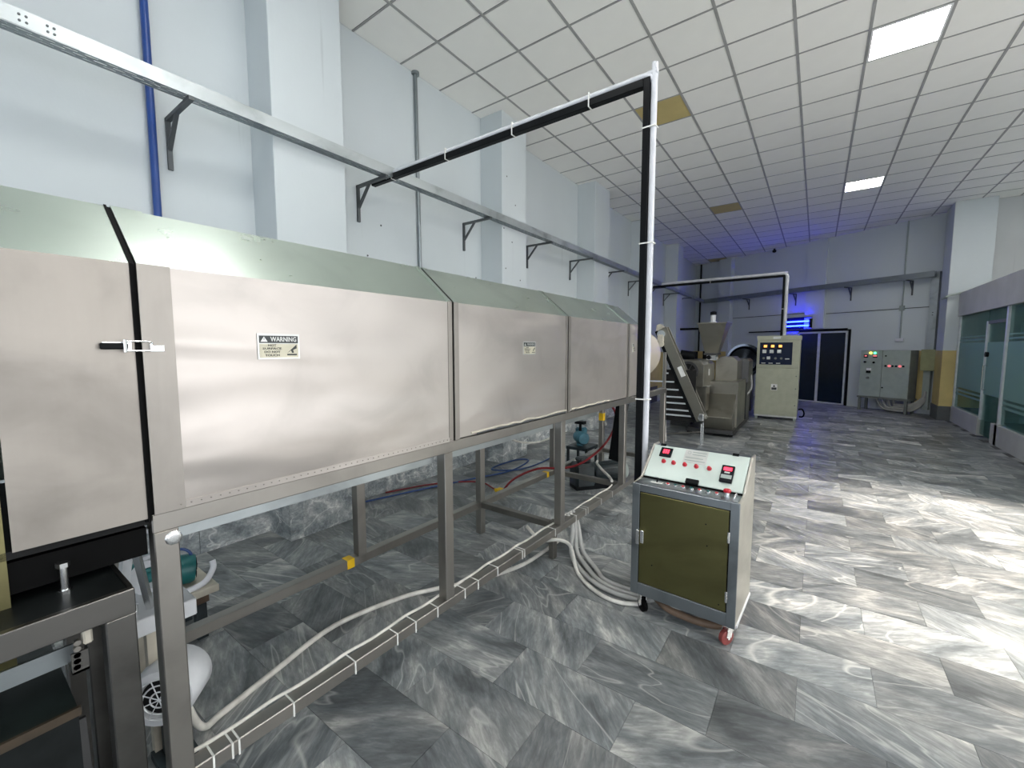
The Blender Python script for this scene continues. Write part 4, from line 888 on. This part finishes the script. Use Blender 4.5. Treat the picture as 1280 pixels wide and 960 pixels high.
C(MB().box(W-0.012, W+0.006, 0.02, DP, Z0-0.004, Z0+0.01), 'bottom_rail', 'white_plastic')

# ------------------------------------------------------------------ inclined conveyor with slatted side
cv = thing('inclined_conveyor', 'steep stainless conveyor rising from the extruder towards the dryer drum', 'conveyor', (-1.9, 7.6, 0))
CB, CT = Vector((-1.515, 7.5, 0.43)), Vector((-2.20, 7.5, 1.96)); cd = (CT-CB).normalized(); cn = Vector((-cd.z, 0, cd.x))
if cn.x > 0: cn = -cn
def conv_plate(y0, y1, a0, a1, n0, n1):
    ps = []
    for y in (y0, y1):
        for s_, n_ in ((a0, n0), (a1, n0), (a1, n1), (a0, n1)):
            q = CB+cd*s_+(-cn)*n_; ps.append((q.x, y, q.z))
    return MB().add(ps, [(3, 2, 1, 0), (4, 5, 6, 7), (0, 1, 5, 4), (1, 2, 6, 5), (2, 3, 7, 6), (3, 0, 4, 7)])
LEN = (CT-CB).length
conv_plate(7.5, 7.515, -0.02, LEN, -0.08, 0.085).build('side_plate', 'extruder_steel', cv, bevel=0.003)
conv_plate(7.635, 7.65, -0.02, LEN, -0.08, 0.085).build('side_plate', 'extruder_steel', cv, bevel=0.003)
conv_plate(7.515, 7.635, 0.02, LEN-0.03, -0.055, 0.05).build('belt', 'black_rubber', cv)
conv_plate(7.498, 7.52, 0.0, LEN, -0.13, -0.08).build('lower_edge', 'black_paint', cv)
conv_plate(7.494, 7.499, 0.77, 0.95, -0.02, 0.055).build('sticker', 'paper_white', cv)
for k, (x1, z) in enumerate(((-2.07, 1.187), (-1.97, 1.039), (-1.89, 0.905), (-1.81, 0.779), (-1.74, 0.675), (-1.68, 0.556), (-1.62, 0.466))):
    MB().box(-2.40 if k == 1 else -2.13, x1, 7.50, 7.53, z-0.012, z+0.012).build('slat', 'aluminium_white', cv)
MB().box(-2.16, -1.62, 7.54, 7.545, 0.36, 1.25).build('dark_backing', 'dark_inside', cv)
MB().box(-2.145, -2.105, 7.48, 7.53, 0.0, 1.55).build('post', 'steel_frame', cv, bevel=0.003)
MB().cyl((-2.07, 7.47, 0.0), (-2.13, 7.46, 0.9), 0.018, 8).build('cable', 'white_cable', cv, smooth=True)
MB().cyl((-1.505, 7.50, 0.0), (-1.505, 7.50, 0.36), 0.012, 8).build('foot_rod', 'steel_bright', cv, smooth=True)
MB().cyl((-1.505, 7.645, 0.0), (-1.505, 7.645, 0.36), 0.012, 8).build('foot_rod', 'steel_bright', cv, smooth=True)
MB().bar((-1.505, 7.51, 0.22), (-2.10, 7.51, 0.12), 0.02, 0.02).build('stretcher', 'steel_dull', cv)
MB().cyl((-1.51, 7.47, 0.46), (-1.51, 7.68, 0.46), 0.05, 14).build('tail_roller', 'steel_bright', cv, smooth=True)
MB().box(-1.545, -1.47, 7.465, 7.495, 0.40, 0.53).build('bearing_block', 'steel_bright', cv, bevel=0.01)
MB().cyl((CT.x, 7.46, CT.z-0.10), (CT.x, 7.69, CT.z-0.10), 0.07, 14).build('head_roller', 'steel_bright', cv, smooth=True)
MB().box(-2.26, -2.15, 7.45, 7.495, 1.72, 1.86).build('bearing_block', 'cream_plate', cv, bevel=0.015)
MB().cyl((-2.19, 7.44, 1.69), (-2.19, 7.47, 1.69), 0.05, 12).build('chain_sprocket', 'cream_plate', cv, smooth=True)
MB().prism([(-2.30, 1.86), (-2.18, 1.98), (-2.24, 2.04), (-2.29, 2.02)], 'y', 7.5, 7.65).build('discharge_lip', 'cream_plate', cv)

# ------------------------------------------------------------------ extruder with hopper
ex = thing('extruder', 'stainless extruder with tapered hopper, round guard and sloped hood', 'extruder', (-1.6, 9.0, 0))
hp = MB()
A = [(-1.90, 8.80, 2.09), (-1.39, 8.80, 2.09), (-1.39, 9.30, 2.09), (-1.90, 9.30, 2.09)]; Bq = [(-1.775, 8.93, 1.52), (-1.545, 8.93, 1.52), (-1.545, 9.16, 1.52), (-1.775, 9.16, 1.52)]
hp.add(A+Bq, [(0, 4, 5, 1), (1, 5, 6, 2), (2, 6, 7, 3), (3, 7, 4, 0), (0, 1, 2, 3), (4, 7, 6, 5)])
hop = hp.build('hopper', 'extruder_steel', ex)
MB().box(-1.915, -1.375, 8.785, 9.315, 2.085, 2.11).build('hopper_rim', 'extruder_steel', hop, bevel=0.004)
MB().box(-1.79, -1.53, 8.91, 9.18, 1.49, 1.525).build('hopper_flange', 'extruder_dark', hop)
MB().lathe((-1.66, 9.0, 2.11), (0, 0, 1), [(0, 0.07), (0.02, 0.07), (0.03, 0.04), (0.05, 0.045), (0.14, 0.045), (0.15, 0.055), (0.20, 0.055), (0.22, 0.02), (0.22, 0)], 14).build('mixer_motor', 'white_machine', hop, smooth=True)
MB().lathe((-1.66, 9.0, 2.26), (0, 0, 1), [(0, 0.058), (0.06, 0.058), (0.075, 0.02), (0.075, 0)], 14).build('motor_cap', 'black_paint', hop, smooth=True)
MB().box(-1.75, -1.57, 8.94, 9.14, 1.38, 1.49).build('feed_throat', 'steel_bright', ex, bevel=0.01)
MB().cyl((-1.70, 8.92, 1.44), (-1.70, 8.90, 1.44), 0.04, 12).build('sight_glass', 'black_paint', ex, smooth=True)
# octagonal head housing with fan
def octa(xc, zc, hw, hz, ch): return [(xc-hw, zc-hz), (xc+hw, zc-hz), (xc+hw, zc+hz-ch), (xc+hw-ch, zc+hz), (xc-hw+ch, zc+hz), (xc-hw, zc+hz-ch)]
MB().prism(octa(-1.90, 1.15, 0.24, 0.25, 0.09), 'y', 8.30, 9.35).build('head_housing', 'extruder_steel', ex, bevel=0.006)
MB().ring((-1.93, 8.30, 1.19), (0, -1, 0), 0.14, 0.185, 0.03, 28).build('fan_ring', 'extruder_dark', ex, smooth=True)
MB().cyl((-1.93, 8.30, 1.19), (-1.93, 8.29, 1.19), 0.14, 24).build('fan_opening', 'dark_inside', ex)
for k in range(8):
    a = math.pi*2*k/8; MB().bar((-1.93+0.03*math.cos(a), 8.283, 1.19+0.03*math.sin(a)), (-1.93+0.13*math.cos(a+0.3), 8.283, 1.19+0.13*math.sin(a+0.3)), 0.01, 0.03, (0, 1, 0)).build('fan_blade', 'extruder_dark', ex)
MB().lathe((-1.93, 8.29, 1.19), (0, -1, 0), [(0, 0.045), (0.02, 0.04), (0.025, 0)], 14).build('fan_hub', 'extruder_dark', ex, smooth=True)
MB().box(-1.661, -1.656, 8.75, 8.83, 1.10, 1.22).build('data_plate', 'paper_white', ex)
MB().prism(octa(-1.45, 1.18, 0.20, 0.27, 0.09), 'y', 9.36, 9.95).build('gearbox', 'extruder_steel', ex, bevel=0.006)
MB().prism(octa(-1.30, 1.15, 0.18, 0.25, 0.05), 'y', 9.96, 10.6).build('drive_housing', 'extruder_dark', ex, bevel=0.006)
MB().box(-1.88, -1.62, 8.36, 8.7, 0.45, 0.90).build('pedestal', 'extruder_steel', ex, bevel=0.004)
MB().box(-1.93, -1.60, 8.31, 8.75, 0.90, 0.915).build('pedestal_cap', 'steel_bright', ex)
MB().prism([(8.55, 0.12), (8.50, 0.34), (8.95, 0.74), (8.95, 0.98), (9.9, 0.98), (9.9, 0.12)], 'x', -1.67, -1.19).build('sloped_hood', 'extruder_steel', ex, bevel=0.006)
MB().box(-1.19, -1.16, 8.85, 9.9, 0.10, 0.98).build('hood_door', 'extruder_steel', ex)
MB().box(-1.95, -1.15, 8.40, 10.6, 0.05, 0.12).build('base_frame', 'extruder_dark', ex)
for x, y in ((-1.90, 8.45), (-1.22, 8.62), (-1.90, 10.5), (-1.22, 10.5)): MB().box(x-0.04, x+0.04, y-0.04, y+0.04, 0, 0.05).build('foot', 'black_rubber', ex)
MB().box(-1.45, -1.15, 10.0, 10.55, 0.12, 1.05).build('motor_block', 'extruder_dark', ex, bevel=0.01)
MB().cyl((-2.25, 9.0, 1.50), (-1.98, 9.05, 1.46), 0.09, 14).build('heater_motor', 'black_paint', ex, smooth=True)
MB().cyl((-2.05, 9.3, 1.38), (-2.05, 9.3, 1.55), 0.07, 12).build('valve', 'black_paint', ex, smooth=True)
MB().cyl((-1.86, 9.4, 1.38), (-1.86, 9.4, 1.56), 0.05, 12).build('valve', 'black_paint', ex, smooth=True)
MB().box(-2.5, -2.0, 9.1, 9.9, 1.2, 1.40).build('rear_block', 'extruder_dark', ex, bevel=0.02)
MB().box(-2.45, -2.05, 9.15, 9.85, 0.0, 1.2).build('rear_stand', 'extruder_dark', ex)
MB().tube([(-1.12, 10.35, 1.05), (-1.10, 10.3, 0.75), (-1.22, 10.1, 0.55)], 0.02, 8, 4).build('cable', 'grey_cable', ex, smooth=True)

mx_ = thing('mixing_drum', 'round dark polished drum half hidden behind the beige control cabinet', 'drum', (-1.50, 12.1, 0))
MB().lathe((-1.48, 12.05, 1.31), (0.25, -1, 0), [(-0.45, 0), (-0.45, 0.30), (-0.38, 0.38), (0.0, 0.41), (0.05, 0.40), (0.06, 0.36), (0.03, 0.33), (-0.05, 0.30), (-0.10, 0.15), (-0.11, 0)], 40).build('bowl', 'dome_steel', mx_, smooth=True)
MB().ring((-1.465, 11.99, 1.31), (0.25, -1, 0), 0.36, 0.415, 0.03, 40).build('rim', 'dome_steel', mx_, smooth=True)
MB().box(-1.72, -1.30, 12.35, 12.75, 0.0, 1.15).build('stand', 'extruder_dark', mx_, bevel=0.01)
MB().box(-1.62, -1.42, 12.25, 12.40, 1.0, 1.45).build('drive_box', 'extruder_dark', mx_, bevel=0.01)

# ------------------------------------------------------------------ beige control cabinet
gc_ = thing('control_cabinet', 'tall beige control cabinet with dark instrument panel before the far door', 'cabinet', (-0.70, 11.15, 0))
MB().box(-1.11, -0.29, 11.15, 11.75, 0.10, 1.89).build('body', 'cabinet_beige', gc_, bevel=0.006)
MB().box(-1.12, -0.28, 11.14, 11.76, 1.80, 1.895).build('cap', 'cabinet_beige', gc_, bevel=0.004)
MB().box(-1.10, -0.30, 11.138, 11.152, 1.17, 1.79).build('upper_panel', 'cabinet_beige', gc_, bevel=0.003)
lw = MB().box(-1.105, -0.295, 11.138, 11.152, 0.14, 1.155).build('lower_door', 'cabinet_beige', gc_, bevel=0.003)
ip = MB().box(-1.05, -0.43, 11.130, 11.139, 1.25, 1.745).build('instrument_panel', 'cabinet_panel', gc_)
for i, x in enumerate((-0.95, -0.81, -0.665)):
    mtr = MB().box(x-0.055, x+0.045, 11.122, 11.130, 1.60, 1.70).build('lit_meter', 'display_black', ip)
    MB().box(x-0.025, x+0.038, 11.120, 11.122, 1.635, 1.69).build('meter_glow', 'display_orange', mtr)
    MB().box(x-0.05, x+0.03, 11.118, 11.130, 1.505, 1.585).build('selector', 'sign_silver', ip, bevel=0.006)
    MB().box(x-0.06, x+0.02, 11.127, 11.131, 1.272, 1.288).build('marker_strip', 'sign_silver', ip)
MB().box(-0.91, -0.84, 11.118, 11.130, 1.365, 1.43).build('selector', 'sign_silver', ip, bevel=0.006)
for x in (-0.97, -0.74, -0.63): MB().cyl((x, 11.130, 1.39), (x, 11.115, 1.39), 0.025, 12).build('knob', 'cabinet_grey_side', ip, smooth=True)
MB().box(-0.56, -0.48, 11.126, 11.130, 1.37, 1.39).build('marker_strip', 'sign_silver', ip)
MB().box(-0.80, -0.66, 11.136, 11.141, 1.825, 1.875).build('name_plate', 'sign_silver', gc_)
stk = MB().box(-0.80, -0.68, 11.134, 11.139, 0.67, 0.81).build('caution_sticker', 'paper_white', lw)
MB().box(-0.79, -0.69, 11.132, 11.135, 0.68, 0.735).build('sticker_print', 'sign_black', stk)
MB().prism([(-0.765, 0.745), (-0.715, 0.745), (-0.74, 0.80)], 'y', 11.132, 11.135).build('sticker_triangle', 'sign_black', stk)
for z in (0.35, 0.72, 1.0): MB().cyl((-0.335, 11.138, z), (-0.335, 11.128, z), 0.014, 8).build('lock', 'cabinet_grey_side', lw)
MB().box(-1.11, -0.29, 11.16, 11.74, 0.06, 0.10).build('plinth', 'sign_silver', gc_)
for x, y in ((-1.07, 11.2), (-0.33, 11.2), (-1.07, 11.7), (-0.33, 11.7)): MB().box(x-0.025, x+0.025, y-0.025, y+0.025, 0, 0.06).build('foot', 'cabinet_grey', gc_)
MB().tube([(-0.27, 11.3, 0.25), (-0.20, 11.3, 0.26), (-0.16, 11.3, 0.18), (-0.18, 11.3, 0.10), (-0.25, 11.3, 0.09)], 0.015, 8, 5).build('coiled_lead', 'black_rubber', gc_, smooth=True)

# ------------------------------------------------------------------ grey wall power cabinet on legs
pw = thing('power_cabinet', 'grey two door power cabinet on legs with small lit lamps', 'cabinet', FP(1.88, 0.3, 0))
def FB(s0, s1, o0, o1, z0, z1): m = MB(); fbox(m, s0, s1, o0, o1, z0, z1); return m
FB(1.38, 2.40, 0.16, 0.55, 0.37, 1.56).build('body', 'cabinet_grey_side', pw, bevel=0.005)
d_l = FB(1.385, 1.845, 0.55, 0.562, 0.38, 1.555).build('door', 'cabinet_grey', pw, bevel=0.002)
d_r = FB(1.855, 2.395, 0.55, 0.562, 0.38, 1.555).build('door', 'cabinet_grey', pw, bevel=0.002)
for s in (1.50, 1.70): FB(s-0.045, s+0.045, 0.562, 0.575, 1.37, 1.45).build('meter', 'display_black', d_l)
FB(1.475, 1.525, 0.575, 0.577, 1.40, 1.43).build('meter_digits', 'lamp_red', d_l)
FB(1.66, 1.74, 0.575, 0.577, 1.40, 1.44).build('meter_digits', 'lamp_red', d_l)
for s, mt_ in ((1.60, 'lamp_yellow'), (1.69, 'lamp_green')): MB().lathe(FP(s, 0.562, 1.49), -FN, [(0, 0.028), (0.02, 0.026), (0.03, 0.0)], 12).build('pilot_lamp', mt_, d_l, smooth=True)
for s, z in ((1.49, 1.26), (1.68, 1.25)): MB().cyl(FP(s, 0.562, z), FP(s, 0.59, z), 0.026, 12).build('knob', 'black_paint', d_l, smooth=True)
FB(1.53, 1.63, 0.562, 0.566, 1.03, 1.10).build('label_plate', 'paper_white', d_l); FB(1.535, 1.625, 0.566, 0.59, 0.98, 1.04).build('switch_lever', 'black_paint', d_l)
MB().cyl(FP(1.57, 0.562, 0.85), FP(1.57, 0.60, 0.85), 0.03, 12).build('knob', 'cabinet_grey_side', d_l, smooth=True)
for s, mt_ in ((1.93, 'black_paint'), (2.005, 'lamp_red'), (2.07, 'black_paint'), (2.14, 'black_paint'), (2.215, 'lamp_red'), (2.28, 'black_paint')): MB().cyl(FP(s, 0.562, 1.17), FP(s, 0.585, 1.17), 0.022 if mt_ == 'black_paint' else 0.03, 12).build('push_button', mt_, d_r, smooth=True)
for s, z in ((1.92, 1.42), (1.89, 0.62)): MB().cyl(FP(s, 0.562, z), FP(s, 0.575, z), 0.018, 8).build('lock', 'black_paint', d_r)
for s, o_ in ((1.38, 0.52), (2.34, 0.52), (1.38, 0.19), (2.34, 0.19)): FB(s, s+0.05, o_-0.03, o_+0.03, 0, 0.37).build('leg', 'cabinet_grey_side', pw)
FB(1.36, 2.42, 0.14, 0.57, 0.33, 0.37).build('base_frame', 'cabinet_grey_side', pw)
for k in range(4):
    z = 0.06+0.05*k
    tag(MB().tube([FP(1.7+0.12*k, 0.38, 0.33), FP(1.85+0.08*k, 0.40, 0.10+0.03*k), FP(2.15, 0.42, z), FP(2.42, 0.36, z+0.04), FP(2.55, 0.20, z+0.20), FP(2.57, 0.16, z+0.36)], 0.028, 8, 5).build('power_cable', 'grey_cable', smooth=True), ('lowest', 'second lowest', 'second highest', 'highest')[k]+' thick grey cable looping below the grey power cabinet', 'cable', 'cables under the power cabinet')
